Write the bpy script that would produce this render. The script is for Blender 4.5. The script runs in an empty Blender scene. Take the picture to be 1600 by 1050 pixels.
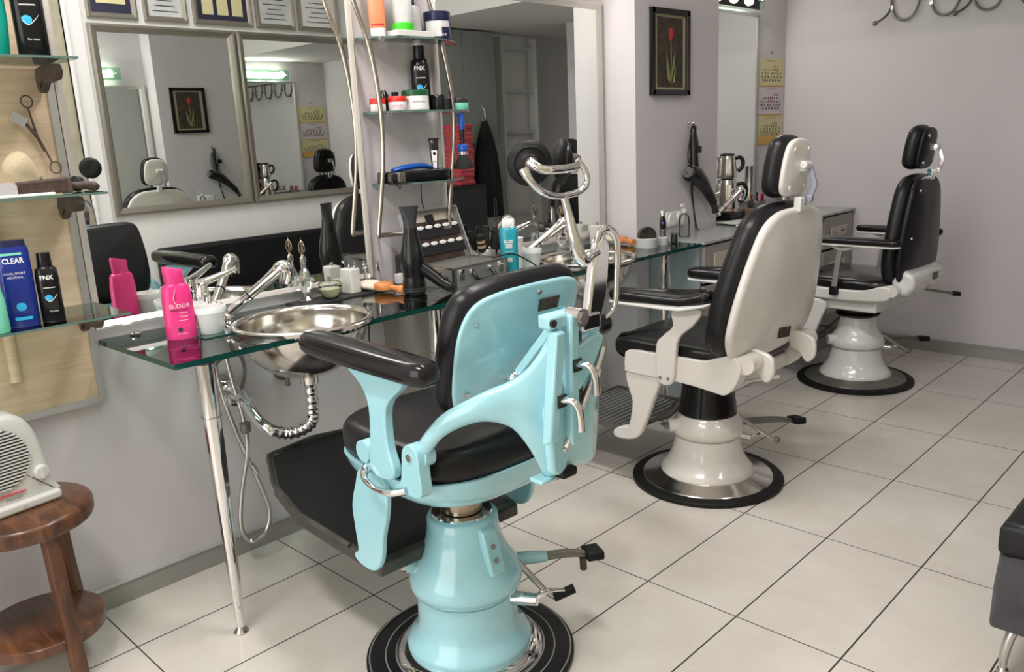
import bpy, bmesh, math, random
from mathutils import Vector, Matrix
random.seed(7)
PI = math.pi
scene = bpy.context.scene
col = scene.collection

# ------------------------------------------------------------------ camera
cam_d = bpy.data.cameras.new('camera'); cam = bpy.data.objects.new('camera', cam_d); col.objects.link(cam)
YAW, PITCH, ROLL = 0.777904, -0.238705, -0.0464766
F_PX = 1285.8
def cam_axes():
    f = Vector((-math.sin(YAW)*math.cos(PITCH), math.cos(YAW)*math.cos(PITCH), math.sin(PITCH)))
    r0 = Vector((math.cos(YAW), math.sin(YAW), 0)); u0 = r0.cross(f)
    r = r0*math.cos(ROLL)+u0*math.sin(ROLL); u = -r0*math.sin(ROLL)+u0*math.cos(ROLL)
    return r, u, f
r_, u_, f_ = cam_axes()
mw = Matrix((( r_.x, u_.x, -f_.x, 2.511), (r_.y, u_.y, -f_.y, -0.700), (r_.z, u_.z, -f_.z, 1.3553), (0, 0, 0, 1)))
cam.matrix_world = mw
cam_d.sensor_fit = 'HORIZONTAL'; cam_d.sensor_width = 36.0; cam_d.lens = F_PX/1600*36.0
cam_d.clip_start = 0.02; cam_d.clip_end = 60
scene.camera = cam

# ------------------------------------------------------------------ world, daylight, exposure
wd = bpy.data.worlds.new('daylight'); scene.world = wd; wd.use_nodes = True
bg = wd.node_tree.nodes['Background']; bg.inputs[0].default_value = (1.0, 0.965, 0.955, 1); bg.inputs[1].default_value = 3.4
def area(name, loc, size, sizey, rot, power, color, portal=False):
    l = bpy.data.lights.new(name, 'AREA'); l.shape = 'RECTANGLE'; l.size = size; l.size_y = sizey
    l.energy = power; l.color = color
    o = bpy.data.objects.new(name, l); o.location = loc; o.rotation_euler = rot; col.objects.link(o)
    if portal: l.cycles.is_portal = True
    return o
area('shopfront_portal', (1.30, -2.45, 1.42), 2.3, 2.55, (PI/2, 0, 0), 1, (1, 1, 1), True)
area('overhead_fill', (1.35, -.75, 2.98), 1.2, .30, (0, 0, 0), 38, (1, .96, .95))  # overhead fill, added to brighten floor and side walls
area('overhead_fill', (1.35, 1.0, 2.98), 1.2, .30, (0, 0, 0), 27, (1, .96, .95))  # second added fill, over the middle of the room
scene.view_settings.view_transform = 'Standard'; scene.view_settings.look = 'None'
scene.view_settings.exposure = 0.33; scene.view_settings.gamma = 1.0; scene.view_settings.use_curve_mapping = False

# ------------------------------------------------------------------ materials
def mat(name, color, rough=0.5, metal=0.0, spec=0.5, coat=0.0, bump=0.0, bscale=60.0, var=0.0, vscale=6.0, emit=None, estr=0.0, sheen=0.0):
    m = bpy.data.materials.new(name); m.use_nodes = True
    nt = m.node_tree; b = nt.nodes['Principled BSDF']
    c = (color[0], color[1], color[2], 1)
    b.inputs['Base Color'].default_value = c; b.inputs['Roughness'].default_value = rough
    b.inputs['Metallic'].default_value = metal; b.inputs['Specular IOR Level'].default_value = spec
    b.inputs['Coat Weight'].default_value = coat; b.inputs['Coat Roughness'].default_value = 0.06
    b.inputs['Sheen Weight'].default_value = sheen
    if emit: b.inputs['Emission Color'].default_value = (*emit, 1); b.inputs['Emission Strength'].default_value = estr
    tc = nt.nodes.new('ShaderNodeTexCoord')
    if var > 0:
        n = nt.nodes.new('ShaderNodeTexNoise'); n.inputs['Scale'].default_value = vscale; n.inputs['Detail'].default_value = 4
        nt.links.new(tc.outputs['Object'], n.inputs['Vector'])
        r = nt.nodes.new('ShaderNodeValToRGB')
        r.color_ramp.elements[0].position = 0.3; r.color_ramp.elements[1].position = 0.7
        r.color_ramp.elements[0].color = tuple(max(0, x*(1-var)) for x in color)+(1,)
        r.color_ramp.elements[1].color = tuple(min(1, x*(1+var)) for x in color)+(1,)
        nt.links.new(n.outputs['Fac'], r.inputs['Fac']); nt.links.new(r.outputs['Color'], b.inputs['Base Color'])
    if bump > 0:
        n2 = nt.nodes.new('ShaderNodeTexNoise'); n2.inputs['Scale'].default_value = bscale; n2.inputs['Detail'].default_value = 3
        nt.links.new(tc.outputs['Object'], n2.inputs['Vector'])
        bp = nt.nodes.new('ShaderNodeBump'); bp.inputs['Strength'].default_value = bump; bp.inputs['Distance'].default_value = 0.004
        nt.links.new(n2.outputs['Fac'], bp.inputs['Height']); nt.links.new(bp.outputs['Normal'], b.inputs['Normal'])
    return m
def clear_glass(name, tint, ior=1.45, rough=0.0):
    # sheet glass: tinted see-through with a fresnel gloss
    m = bpy.data.materials.new(name); m.use_nodes = True; nt = m.node_tree
    nt.nodes.remove(nt.nodes['Principled BSDF']); out = nt.nodes['Material Output']
    t = nt.nodes.new('ShaderNodeBsdfTransparent'); t.inputs[0].default_value = (*tint, 1)
    g = nt.nodes.new('ShaderNodeBsdfGlossy'); g.inputs['Roughness'].default_value = rough; g.inputs[0].default_value = (1, 1, 1, 1)
    fr = nt.nodes.new('ShaderNodeFresnel'); fr.inputs[0].default_value = ior
    mx = nt.nodes.new('ShaderNodeMixShader')
    nt.links.new(fr.outputs[0], mx.inputs[0]); nt.links.new(t.outputs[0], mx.inputs[1]); nt.links.new(g.outputs[0], mx.inputs[2])
    nt.links.new(mx.outputs[0], out.inputs[0]); return m
def tile_mat():
    m = bpy.data.materials.new('floor_tiles'); m.use_nodes = True; nt = m.node_tree; b = nt.nodes['Principled BSDF']
    geo = nt.nodes.new('ShaderNodeTexCoord'); sep = nt.nodes.new('ShaderNodeSeparateXYZ'); nt.links.new(geo.outputs['Object'], sep.inputs[0])
    def line(sock, off, period, half):
        a = nt.nodes.new('ShaderNodeMath'); a.operation = 'ADD'; a.inputs[1].default_value = off+period*40+period/2; nt.links.new(sock, a.inputs[0])
        d = nt.nodes.new('ShaderNodeMath'); d.operation = 'MODULO'; d.inputs[1].default_value = period; nt.links.new(a.outputs[0], d.inputs[0])
        s = nt.nodes.new('ShaderNodeMath'); s.operation = 'SUBTRACT'; s.inputs[1].default_value = period/2; nt.links.new(d.outputs[0], s.inputs[0])
        ab = nt.nodes.new('ShaderNodeMath'); ab.operation = 'ABSOLUTE'; nt.links.new(s.outputs[0], ab.inputs[0])
        l = nt.nodes.new('ShaderNodeMath'); l.operation = 'LESS_THAN'; l.inputs[1].default_value = half; nt.links.new(ab.outputs[0], l.inputs[0])
        return l.outputs[0]
    lx = line(sep.outputs[0], 0.02, 0.30, 0.0024); ly = line(sep.outputs[1], 0.0, 0.60, 0.0019)
    mx = nt.nodes.new('ShaderNodeMath'); mx.operation = 'MAXIMUM'; nt.links.new(lx, mx.inputs[0]); nt.links.new(ly, mx.inputs[1])
    n = nt.nodes.new('ShaderNodeTexNoise'); n.inputs['Scale'].default_value = 2.6; n.inputs['Detail'].default_value = 6; n.inputs['Roughness'].default_value = .65
    nt.links.new(geo.outputs['Object'], n.inputs['Vector'])
    r = nt.nodes.new('ShaderNodeValToRGB'); r.color_ramp.elements[0].position = .32; r.color_ramp.elements[1].position = .68
    r.color_ramp.elements[0].color = (.57, .53, .47, 1); r.color_ramp.elements[1].color = (.67, .635, .585, 1)
    nt.links.new(n.outputs['Fac'], r.inputs['Fac'])
    mix = nt.nodes.new('ShaderNodeMix'); mix.data_type = 'RGBA'; mix.inputs['B'].default_value = (.035, .03, .028, 1)
    nt.links.new(mx.outputs[0], mix.inputs['Factor']); nt.links.new(r.outputs['Color'], mix.inputs['A'])
    nt.links.new(mix.outputs['Result'], b.inputs['Base Color'])
    rr = nt.nodes.new('ShaderNodeMapRange'); rr.inputs['To Min'].default_value = .17; rr.inputs['To Max'].default_value = .8
    nt.links.new(mx.outputs[0], rr.inputs['Value']); nt.links.new(rr.outputs['Result'], b.inputs['Roughness'])
    b.inputs['Specular IOR Level'].default_value = .35
    return m
def wood_mat(name, c1, c2, scale=6.0, stretch=(1, 12, 1), rough=.4, coat=0.0):
    m = bpy.data.materials.new(name); m.use_nodes = True; nt = m.node_tree; b = nt.nodes['Principled BSDF']
    tc = nt.nodes.new('ShaderNodeTexCoord'); mp = nt.nodes.new('ShaderNodeMapping'); mp.inputs['Scale'].default_value = stretch
    nt.links.new(tc.outputs['Object'], mp.inputs[0])
    n = nt.nodes.new('ShaderNodeTexNoise'); n.inputs['Scale'].default_value = scale; n.inputs['Detail'].default_value = 6; n.inputs['Distortion'].default_value = 1.2
    nt.links.new(mp.outputs[0], n.inputs['Vector'])
    r = nt.nodes.new('ShaderNodeValToRGB'); r.color_ramp.elements[0].position = .3; r.color_ramp.elements[1].position = .72
    r.color_ramp.elements[0].color = (*c1, 1); r.color_ramp.elements[1].color = (*c2, 1)
    nt.links.new(n.outputs['Fac'], r.inputs['Fac']); nt.links.new(r.outputs['Color'], b.inputs['Base Color'])
    b.inputs['Roughness'].default_value = rough; b.inputs['Coat Weight'].default_value = coat
    return m
M = {}
M['wall'] = mat('wall_paint', (.60, .565, .58), .75, bump=.12, bscale=25, var=.03, vscale=2)
M['wall_white'] = mat('white_paint', (.74, .72, .71), .8, bump=.06, bscale=30)
M['marble'] = mat('beige_marble', (.36, .33, .24), .3, var=.18, vscale=9)
M['floor'] = tile_mat()
M['base'] = mat('baseboard_metal', (.36, .35, .33), .45, .35)
M['base_cap'] = mat('baseboard_edge', (.62, .63, .63), .35, .6)
M['mirror'] = mat('mirror_silver', (.88, .91, .885), .004, 1.0)
M['frame_silver'] = mat('champagne_frame', (.38, .35, .30), .28, .8)
M['alu'] = mat('brushed_aluminium', (.55, .55, .55), .38, .85, bump=.03, bscale=200)
M['chrome'] = mat('chrome', (.85, .84, .84), .07, 1.0)
M['chrome_dull'] = mat('satin_chrome', (.62, .60, .58), .26, 1.0)
M['steel'] = mat('stainless_steel', (.66, .63, .59), .16, 1.0)
M['brass'] = mat('worn_bronze', (.36, .29, .21), .22, 1.0, var=.35, vscale=25)
M['blue'] = mat('light_blue_enamel', (.37, .68, .76), .22, coat=.7, var=.03, vscale=8)
M['cream'] = mat('cream_enamel', (.76, .725, .68), .25, coat=.6, var=.02, vscale=8)
M['cream2'] = mat('white_enamel', (.72, .71, .68), .25, coat=.6)
M['leather'] = mat('black_vinyl', (.010, .0095, .011), .34, spec=.32, bump=.12, bscale=90)
M['leather_gloss'] = mat('glossy_black_vinyl', (.010, .009, .010), .17, spec=.4, bump=.05, bscale=60)
M['rubber'] = mat('black_rubber', (.010, .010, .010), .5, spec=.22, bump=.1, bscale=120)
M['rubber_flat'] = mat('black_rubber_mat', (.010, .010, .011), .42, spec=.25)
M['darkgrey'] = mat('dark_grey_plastic', (.028, .028, .032), .35, spec=.35)
M['greymetal'] = mat('worn_grey_metal', (.20, .19, .17), .4, .6, var=.25, vscale=15)
M['plate'] = mat('name_plate', (.08, .075, .06), .3, .6, var=.5, vscale=60)
M['glass_top'] = clear_glass('counter_glass', (.80, .90, .875), 1.5)
M['glass_edge'] = mat('green_glass_edge', (.006, .055, .045), .08, spec=.7)
M['glass_shelf'] = clear_glass('shelf_glass', (.80, .89, .84), 1.5)
M['glass_clear'] = clear_glass('clear_glass', (.93, .95, .93), 1.45)
M['lamp_glass'] = clear_glass('green_lamp_glass', (.72, .90, .78), 1.4)
M['shelf_edge'] = mat('shelf_glass_edge', (.10, .17, .14), .15)
M['wood_panel'] = wood_mat('maple_panel', (.52, .39, .26), (.66, .52, .37), 5, (1, 1, 9), .55)
M['wood_table'] = wood_mat('reddish_walnut', (.035, .013, .007), (.175, .066, .025), 3, (2, 9, 2), .35, .25)
M['wood_dark'] = wood_mat('dark_old_wood', (.028, .017, .013), (.09, .05, .04), 9, (2, 9, 9), .55)
M['wood_orange'] = wood_mat('orange_wood', (.50, .16, .04), (.68, .26, .08), 8, (2, 8, 2), .4)
M['bracket'] = mat('brown_bracket', (.07, .045, .035), .6, var=.35, vscale=18)
M['white'] = mat('white_plastic', (.80, .80, .78), .3)
M['paper'] = mat('white_paper', (.72, .70, .68), .7)
M['pink'] = mat('pink_plastic', (.78, .035, .22), .3)
M['pink_cap'] = mat('pink_cap', (.74, .04, .22), .35)
M['navy'] = mat('navy_plastic', (.012, .014, .06), .25)
M['blue_bottle'] = mat('royal_blue_plastic', (.008, .025, .22), .22)
M['cyan'] = mat('cyan_print', (.03, .42, .75), .4)
M['black_plastic'] = mat('black_plastic', (.008, .008, .009), .2, spec=.4)
M['aqua'] = mat('aqua_bottle', (.015, .30, .38), .18, spec=.6)
M['mint'] = mat('mint_bottle', (.18, .62, .45), .3)
M['teal'] = mat('teal_bottle', (.004, .30, .24), .2)
M['red'] = mat('red_plastic', (.62, .03, .02), .35)
M['red_towel'] = mat('red_towelling', (.55, .015, .03), .95, bump=.8, bscale=250, sheen=.5)
M['green'] = mat('bright_green_plastic', (.06, .62, .03), .3)
M['dkgreen'] = mat('dark_green_lid', (.01, .09, .035), .3)
M['orange'] = mat('orange_tube', (.80, .27, .13), .35)
M['grey_pl'] = mat('grey_plastic', (.48, .47, .47), .4)
M['lt_blue'] = mat('blue_handle', (.01, .08, .40), .3)
M['bristle_black'] = mat('black_bristles', (.008, .008, .009), .7, bump=.8, bscale=300)
M['bristle_cream'] = mat('cream_bristles', (.74, .68, .55), .8, bump=.9, bscale=220)
M['bristle_tan'] = mat('tan_bristles', (.52, .36, .19), .8, bump=.8, bscale=300)
M['frost'] = mat('frosted_white_glass', (.62, .60, .57), .3)
M['green_liq'] = mat('pale_green_liquid', (.78, .78, .52), .1); M['green_liq'].node_tree.nodes['Principled BSDF'].inputs['Transmission Weight'].default_value = .3
M['crystal'] = mat('cut_crystal', (.86, .88, .88), .04); M['crystal'].node_tree.nodes['Principled BSDF'].inputs['Transmission Weight'].default_value = .92
M['lam'] = mat('grey_laminate', (.30, .345, .37), .35)
M['lam2'] = mat('grey_brown_laminate', (.30, .28, .25), .4)
M['lamtop'] = mat('grey_counter_laminate', (.36, .38, .38), .18)
M['pale'] = mat('pale_panel', (.50, .45, .38), .4)
M['cup_grey'] = mat('grey_cupboard', (.25, .265, .255), .45)
M['heater'] = mat('heater_plastic', (.60, .60, .56), .4)
M['heater_dark'] = mat('heater_dark', (.03, .03, .035), .5)
M['cal_y'] = mat('calendar_yellow', (.64, .58, .33), .7)
M['cal_p'] = mat('calendar_white', (.62, .56, .58), .7)
M['cal_o'] = mat('calendar_orange', (.62, .37, .10), .7)
M['ink'] = mat('dark_ink', (.03, .03, .04), .7)
M['ink_red'] = mat('red_ink', (.70, .05, .08), .7)
M['pframe'] = mat('black_picture_frame', (.010, .008, .009), .25)
M['pmat'] = mat('olive_mount', (.38, .37, .24), .7)
M['part'] = mat('dark_brown_print', (.045, .028, .020), .6, var=.7, vscale=45)
M['tulip'] = mat('tulip_red', (.52, .02, .03), .6)
M['leaf'] = mat('leaf_green', (.20, .24, .09), .6)
M['jacket'] = mat('black_cloth', (.008, .008, .009), .9)
M['velvet'] = mat('grey_velvet', (.055, .052, .060), .85, var=.25, vscale=12, sheen=.2)
M['bulb'] = mat('lit_bulb', (1, 1, 1), .5, emit=(1.0, .97, .90), estr=14.0)
M['fill_diffuser'] = mat('fill_panel_glow', (1, 1, 1), .5, emit=(1.0, .96, .93), estr=1.5)  # glow for the added overhead fill panels
M['link'] = mat('lilac_grey_metal', (.36, .36, .45), .35, .4)
M['bristle_fluff'] = mat('light_tan_bristles', (.60, .49, .33), .85, bump=.9, bscale=260)
M['footmetal'] = mat('dark_worn_metal', (.085, .08, .07), .4, .5, var=.35, vscale=15)
M['towertube'] = mat('brownish_chrome', (.50, .45, .40), .2, 1.0)
M['mframe'] = mat('pale_satin_frame', (.66, .62, .59), .3, .55)
M['tanbox'] = mat('cardboard', (.22, .13, .07), .7)
M['wire'] = mat('black_cable', (.012, .012, .012), .45)
M['cert'] = mat('certificate_paper', (.55, .56, .55), .6, var=.12, vscale=14)
M['darkprint'] = mat('navy_print', (.02, .02, .05), .5)
M['tile_grey'] = mat('dark_mat', (.02, .02, .022), .5)
M['violet'] = mat('violet_button', (.06, .05, .45), .3)

# ------------------------------------------------------------------ geometry helpers
def catmull(pts, k, closed=False):
    if k <= 1 or len(pts) < 3: return [Vector(p) for p in pts]
    P = [Vector(p) for p in pts]; n = len(P); out = []
    rng = range(n) if closed else range(n-1)
    for i in rng:
        if closed: a, b, c, d = P[(i-1) % n], P[i], P[(i+1) % n], P[(i+2) % n]
        else: a, b, c, d = P[max(i-1, 0)], P[i], P[i+1], P[min(i+2, n-1)]
        for s in range(k):
            t = s/k
            out.append(.5*((2*b)+(c-a)*t+(2*a-5*b+4*c-d)*t*t+(3*b-a-3*c+d)*t**3))
    if not closed: out.append(P[-1])
    return out
def sm2(pts, k=4): return [(v.x, v.y) for v in catmull([(p[0], p[1], 0) for p in pts], k, True)]
class G:
    def __init__(s): s.v = []; s.f = []; s.mi = []
    def add(s, v, f, mi=0, T=None):
        o = len(s.v)
        s.v += [tuple(T @ Vector(p)) if T else tuple(p) for p in v]
        s.f += [tuple(i+o for i in q) for q in f]; s.mi += [mi]*len(f); return s
    def box(s, c, d, T=None, mi=0):
        x, y, z = c; a, b, e = d[0]/2, d[1]/2, d[2]/2
        v = [(x+i*a, y+j*b, z+k*e) for i in (-1, 1) for j in (-1, 1) for k in (-1, 1)]
        return s.add(v, [(0, 1, 3, 2), (4, 6, 7, 5), (0, 4, 5, 1), (2, 3, 7, 6), (0, 2, 6, 4), (1, 5, 7, 3)], mi, T)
    def rings(s, R, cap0=True, cap1=True, mi=0, T=None):
        n = len(R[0]); v = [p for r in R for p in r]; f = []
        for i in range(len(R)-1):
            for j in range(n):
                a = i*n+j; b = i*n+(j+1) % n
                f.append((a, b, b+n, a+n))
        if cap0: f.append(tuple(reversed(range(n))))
        if cap1: f.append(tuple(range((len(R)-1)*n, len(R)*n)))
        return s.add(v, f, mi, T)
    def lathe(s, prof, n=32, c=(0, 0, 0), T=None, cap0=True, cap1=True, mi=0):
        R = [[(c[0]+r*math.cos(2*PI*j/n), c[1]+r*math.sin(2*PI*j/n), c[2]+z) for j in range(n)] for r, z in [(max(r, 1e-5), z) for r, z in prof]]
        return s.rings(R, cap0, cap1, mi, T)
    def ell(s, prof, n=32, c=(0, 0, 0), e=2.0, T=None, mi=0):   # prof: (z, a, b, dx) superellipse rings
        R = []
        for q in prof:
            z, a, b = q[:3]; dx = q[3] if len(q) > 3 else 0
            ring = []
            for j in range(n):
                t = 2*PI*j/n; ct, st = math.cos(t), math.sin(t)
                ring.append((c[0]+dx+a*math.copysign(abs(ct)**(2/e), ct), c[1]+b*math.copysign(abs(st)**(2/e), st), c[2]+z))
            R.append(ring)
        return s.rings(R, mi=mi, T=T)
    def tube(s, pts, r, n=10, k=1, caps=True, flat=1.0, T=None, mi=0, closed=False):
        P = catmull(pts, k, closed); m = len(P)
        rr = r if isinstance(r, (list, tuple)) else [r]*len(pts)
        def rad(i):
            if closed: return rr[0]
            t = i/(m-1)*(len(rr)-1); a = int(min(t, len(rr)-2)) if len(rr) > 1 else 0
            return rr[a]+(rr[a+1]-rr[a])*(t-a) if len(rr) > 1 else rr[0]
        R = []; up = None
        for i in range(m):
            if closed: d = (P[(i+1) % m]-P[i-1]).normalized()
            else: d = (P[min(i+1, m-1)]-P[max(i-1, 0)]).normalized()
            if up is None:
                up = Vector((0, 0, 1)) if abs(d.z) < .9 else Vector((1, 0, 0))
            x = up-d*up.dot(d)
            if x.length < 1e-6: x = d.orthogonal()
            x.normalize(); up = x; y = d.cross(x)
            R.append([tuple(P[i]+(x*math.cos(2*PI*j/n)*flat+y*math.sin(2*PI*j/n))*rad(i)) for j in range(n)])
        if closed: R.append(R[0]); caps = False
        return s.rings(R, caps, caps, mi, T)
    def cyl(s, a, b, r, n=20, r2=None, mi=0, T=None): return s.tube([a, b], [r, r if r2 is None else r2], n, T=T, mi=mi)
    def poly(s, pts, off, T=None, mi=0):      # planar outline (3d points) extruded by vector off
        n = len(pts); o = Vector(off); a = [Vector(p) for p in pts]; b = [p+o for p in a]
        f = [tuple(reversed(range(n))), tuple(range(n, 2*n))]+[(i, (i+1) % n, n+(i+1) % n, n+i) for i in range(n)]
        return s.add([tuple(p) for p in a+b], f, mi, T)
    def sphere(s, c, r, n=16, m=10, sc=(1, 1, 1), T=None, mi=0):
        return s.add(*_sph(c, r, n, m, sc), mi, T)
    def pillow(s, pts, off, rad, crown=0.0, steps=4, crown_back=0.0, T=None, mi=0):
        # soft slab: outline pts, thickness vector off, rounded border rad, domed by crown
        P = [Vector(p) for p in pts]; n = len(P); o = Vector(off); L = o.length; d = o.normalized()
        c = sum(P, Vector())/n
        area = sum((P[i].cross(P[(i+1) % n]) for i in range(n)), Vector()).dot(d)
        sg = 1 if area > 0 else -1
        nn = [d.cross((P[(i+1) % n]-P[i-1]).normalized()).normalized()*sg for i in range(n)]
        ins = lambda k: [P[i]+nn[i]*k for i in range(n)]
        rb = min(rad, L/2.01)
        last = ins(rad); cb = sum(last, Vector())/n
        def dome(t0, sgn, cr):
            return [[l.lerp(cb, q)+d*(t0+sgn*cr*(1-(1-q)**2.2)) for l in last] for q in (.12, .3, .5, .7, .88)]
        A = []
        for i in range(steps+1):
            a = PI/2*i/steps; A.append([p+d*rb*(1-math.cos(a)) for p in ins(rad*(1-math.sin(a)))])
        B = []
        for i in range(steps+1):
            a = PI/2*i/steps; B.append([p+d*(L-rb*(1-math.sin(a))) for p in ins(rad*(1-math.cos(a)))])
        R = list(reversed(dome(0, -1, crown_back)))+A+B+dome(L, 1, crown)
        return s.rings([[tuple(p) for p in r] for r in R], True, True, mi, T)
    def build(s, name, m, parent=None, smooth=True, bevel=0.0, bseg=2, sub=0, angle=40, flat=False):
        me = bpy.data.meshes.new(name); me.from_pydata(s.v, [], s.f); me.update()
        bm = bmesh.new(); bm.from_mesh(me); bmesh.ops.remove_doubles(bm, verts=bm.verts, dist=1e-6); bmesh.ops.recalc_face_normals(bm, faces=bm.faces)
        bm.to_mesh(me); bm.free()
        ms = m if isinstance(m, (list, tuple)) else [m]
        for q in ms: me.materials.append(M[q] if isinstance(q, str) else q)
        if len(ms) > 1 and len(me.polygons) == len(s.mi): me.polygons.foreach_set('material_index', s.mi)
        if smooth:
            me.polygons.foreach_set('use_smooth', [True]*len(me.polygons))
            try: me.set_sharp_from_angle(angle=math.radians(angle))
            except Exception: pass
        o = bpy.data.objects.new(name, me); col.objects.link(o)
        if parent: o.parent = parent
        if bevel > 0:
            b = o.modifiers.new('bevel', 'BEVEL'); b.width = bevel; b.segments = bseg; b.limit_method = 'ANGLE'; b.angle_limit = math.radians(40); b.harden_normals = False
        if sub > 0:
            q = o.modifiers.new('sub', 'SUBSURF'); q.levels = sub; q.render_levels = sub
        return o
def _sph(c, r, n, m, sc):
    v = [(c[0], c[1], c[2]-r*sc[2])]
    for i in range(1, m):
        a = -PI/2+PI*i/m
        for j in range(n):
            b = 2*PI*j/n; v.append((c[0]+r*sc[0]*math.cos(a)*math.cos(b), c[1]+r*sc[1]*math.cos(a)*math.sin(b), c[2]+r*sc[2]*math.sin(a)))
    v.append((c[0], c[1], c[2]+r*sc[2])); f = []
    for j in range(n): f.append((0, 1+(j+1) % n, 1+j))
    for i in range(m-2):
        for j in range(n):
            a = 1+i*n+j; b = 1+i*n+(j+1) % n; f.append((a, b, b+n, a+n))
    e = len(v)-1
    for j in range(n): f.append((e, 1+(m-2)*n+j, 1+(m-2)*n+(j+1) % n))
    return v, f
def thing(name, label, cat, loc=(0, 0, 0), rz=0.0, group=None):
    o = bpy.data.objects.new(name, None); o.empty_display_size = .05; col.objects.link(o)
    o.location = loc; o.rotation_euler = (0, 0, rz); o['label'] = label; o['category'] = cat
    if group: o['group'] = group
    return o
def tag(o, label, cat, group=None):
    o['label'] = label; o['category'] = cat
    if group: o['group'] = group
    return o
def struct(o): o['kind'] = 'structure'; return o
def place(o, loc, rz=0.0): o.location = loc; o.rotation_euler = (0, 0, rz); return o
def copy_tree(o, parent=None):
    c = o.copy(); col.objects.link(c); c.parent = parent
    for ch in list(o.children):
        if ch.name in col.objects: copy_tree(ch, c)
    return c
def face_cam(x, y, off=0.0): return math.atan2(2.511-x, -(-.70-y))+off
def rot_to(a, b):   # matrix taking +Z to direction b-a at a
    a = Vector(a); b = Vector(b); q = Vector((0, 0, 1)).rotation_difference((b-a).normalized())
    return Matrix.Translation(a) @ q.to_matrix().to_4x4()
def text(body, size, m, parent, loc, name='lettering', a=None, b=None, e=2.0, rx=PI/2, rz=0, bold=0.0, sx=1.0, align='CENTER'):
    # flat letters as a mesh; a,b = half axes of the curved surface to wrap on (front is local -Y)
    cu = bpy.data.curves.new('txt', 'FONT'); cu.body = body; cu.size = size; cu.align_x = align; cu.align_y = 'CENTER'
    cu.extrude = 0.0; cu.offset = bold; cu.resolution_u = 2
    t = bpy.data.objects.new('txt', cu); col.objects.link(t)
    dg = bpy.context.evaluated_depsgraph_get(); me = bpy.data.meshes.new_from_object(t.evaluated_get(dg))
    bpy.data.objects.remove(t); bpy.data.curves.remove(cu)
    for v in me.vertices:
        x, y = v.co.x*sx, v.co.y
        if a: v.co = (x+loc[0], -b*max(.02, 1-abs((x+loc[0])/a)**e)**(1/e)-.0007, y+loc[2])
        else:
            p = Matrix.Rotation(rz, 3, 'Z') @ (Matrix.Rotation(rx, 3, 'X') @ Vector((x, y, 0))); v.co = p+Vector(loc)
    me.materials.clear(); me.materials.append(M[m])
    o = bpy.data.objects.new(name, me); col.objects.link(o)
    if parent: o.parent = parent
    return o

# ------------------------------------------------------------------ the room
XR, YB, ZC = 2.56, 4.40, 3.05
g = G().box((1.28, 1.5, -.05), (2.56, 8.2, .1)); struct(g.build('floor', 'floor', smooth=False))
g = G().box((-.06, 0.9, ZC/2), (.12, 7.0, ZC)); struct(g.build('wall_left', 'wall', smooth=False))
g = G().box((.094, 2.905, ZC/2), (.188, .73, ZC)); struct(g.build('wall_column', 'wall', smooth=False))
g = G().box((.05, 1.43, .40), (.10, .56, .80)); struct(g.build('wall_casing', 'lam2', smooth=False))
g = G().box((.90, YB+.06, ZC/2), (1.80, .12, ZC)); struct(g.build('wall_back', 'wall', smooth=False))
g = G().box((XR+.06, 3.345, ZC/2), (.12, 4.51, ZC)); struct(g.build('wall_right', 'wall_white', smooth=False))
g = G().box((XR+.06, -.68, ZC/2), (.12, 3.54, ZC)); struct(g.build('wall_right_front', 'marble', smooth=False))
g = G().box((XR-.0, 1.095, ZC/2), (.05, .10, ZC)).box((XR-.012, 1.055, ZC/2), (.05, .02, ZC)); struct(g.build('trim_1', 'wall_white', bevel=.004, smooth=False))
g = G().box((2.18, 5.56, ZC/2), (.88, .08, ZC)); struct(g.build('wall_alcove', 'wall_white', smooth=False))
g = G().box((1.74, 5.04, ZC/2), (.12, 1.04, ZC)); struct(g.build('wall_alcove_side', 'wall_white', smooth=False))
g = G().box((1.28, 1.6, ZC+.05), (2.56, 8.0, .1)); struct(g.build('ceiling', 'wall_white', smooth=False))
g = G().box((1.29, 4.45, 2.32), (2.53, 2.2, .30)); struct(g.build('ceiling_mezzanine', 'wall_white', smooth=False))
# shopfront: the glazed front of the shop behind the photographer
g = G().box((1.28, -2.5, 2.88), (2.56, .12, .36)).box((.06, -2.5, 1.35), (.12, .12, 2.7)).box((2.50, -2.5, 1.35), (.12, .12, 2.7)).box((1.28, -2.5, .07), (2.56, .12, .14))
struct(g.build('wall_front', 'wall_white', smooth=False))
g = G()
for x in (.14, 1.28, 2.42): g.box((x, -2.5, 1.42), (.05, .06, 2.56))
g.box((1.28, -2.5, .16), (2.30, .06, .05)).box((1.28, -2.5, 2.68), (2.30, .06, .05))
struct(g.build('window_frame_1', 'alu', smooth=False))
w1 = struct(G().box((1.28, -2.5, 1.42), (2.30, .008, 2.5)).build('window_1', 'glass_clear', smooth=False))
for k, y in enumerate((-.75, 1.0)):  # unseen panels, added to go with the two overhead fill lamps
    t = thing('fill_panel', 'long white fill light panel added out of view over the %s of the shop floor' % ('front' if k == 0 else 'middle'), 'light', (1.35, y, 2.99))
    G().box((0, 0, .045), (1.26, .36, .03)).box((-.62, 0, .02), (.02, .36, .04)).box((.62, 0, .02), (.02, .36, .04)).box((0, -.17, .02), (1.26, .02, .04)).box((0, .17, .02), (1.26, .02, .04)).build('housing', 'white', t, smooth=False)
    G().box((0, 0, .022), (1.20, .31, .006)).build('fill_diffuser', 'fill_diffuser', t, smooth=False)
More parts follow.
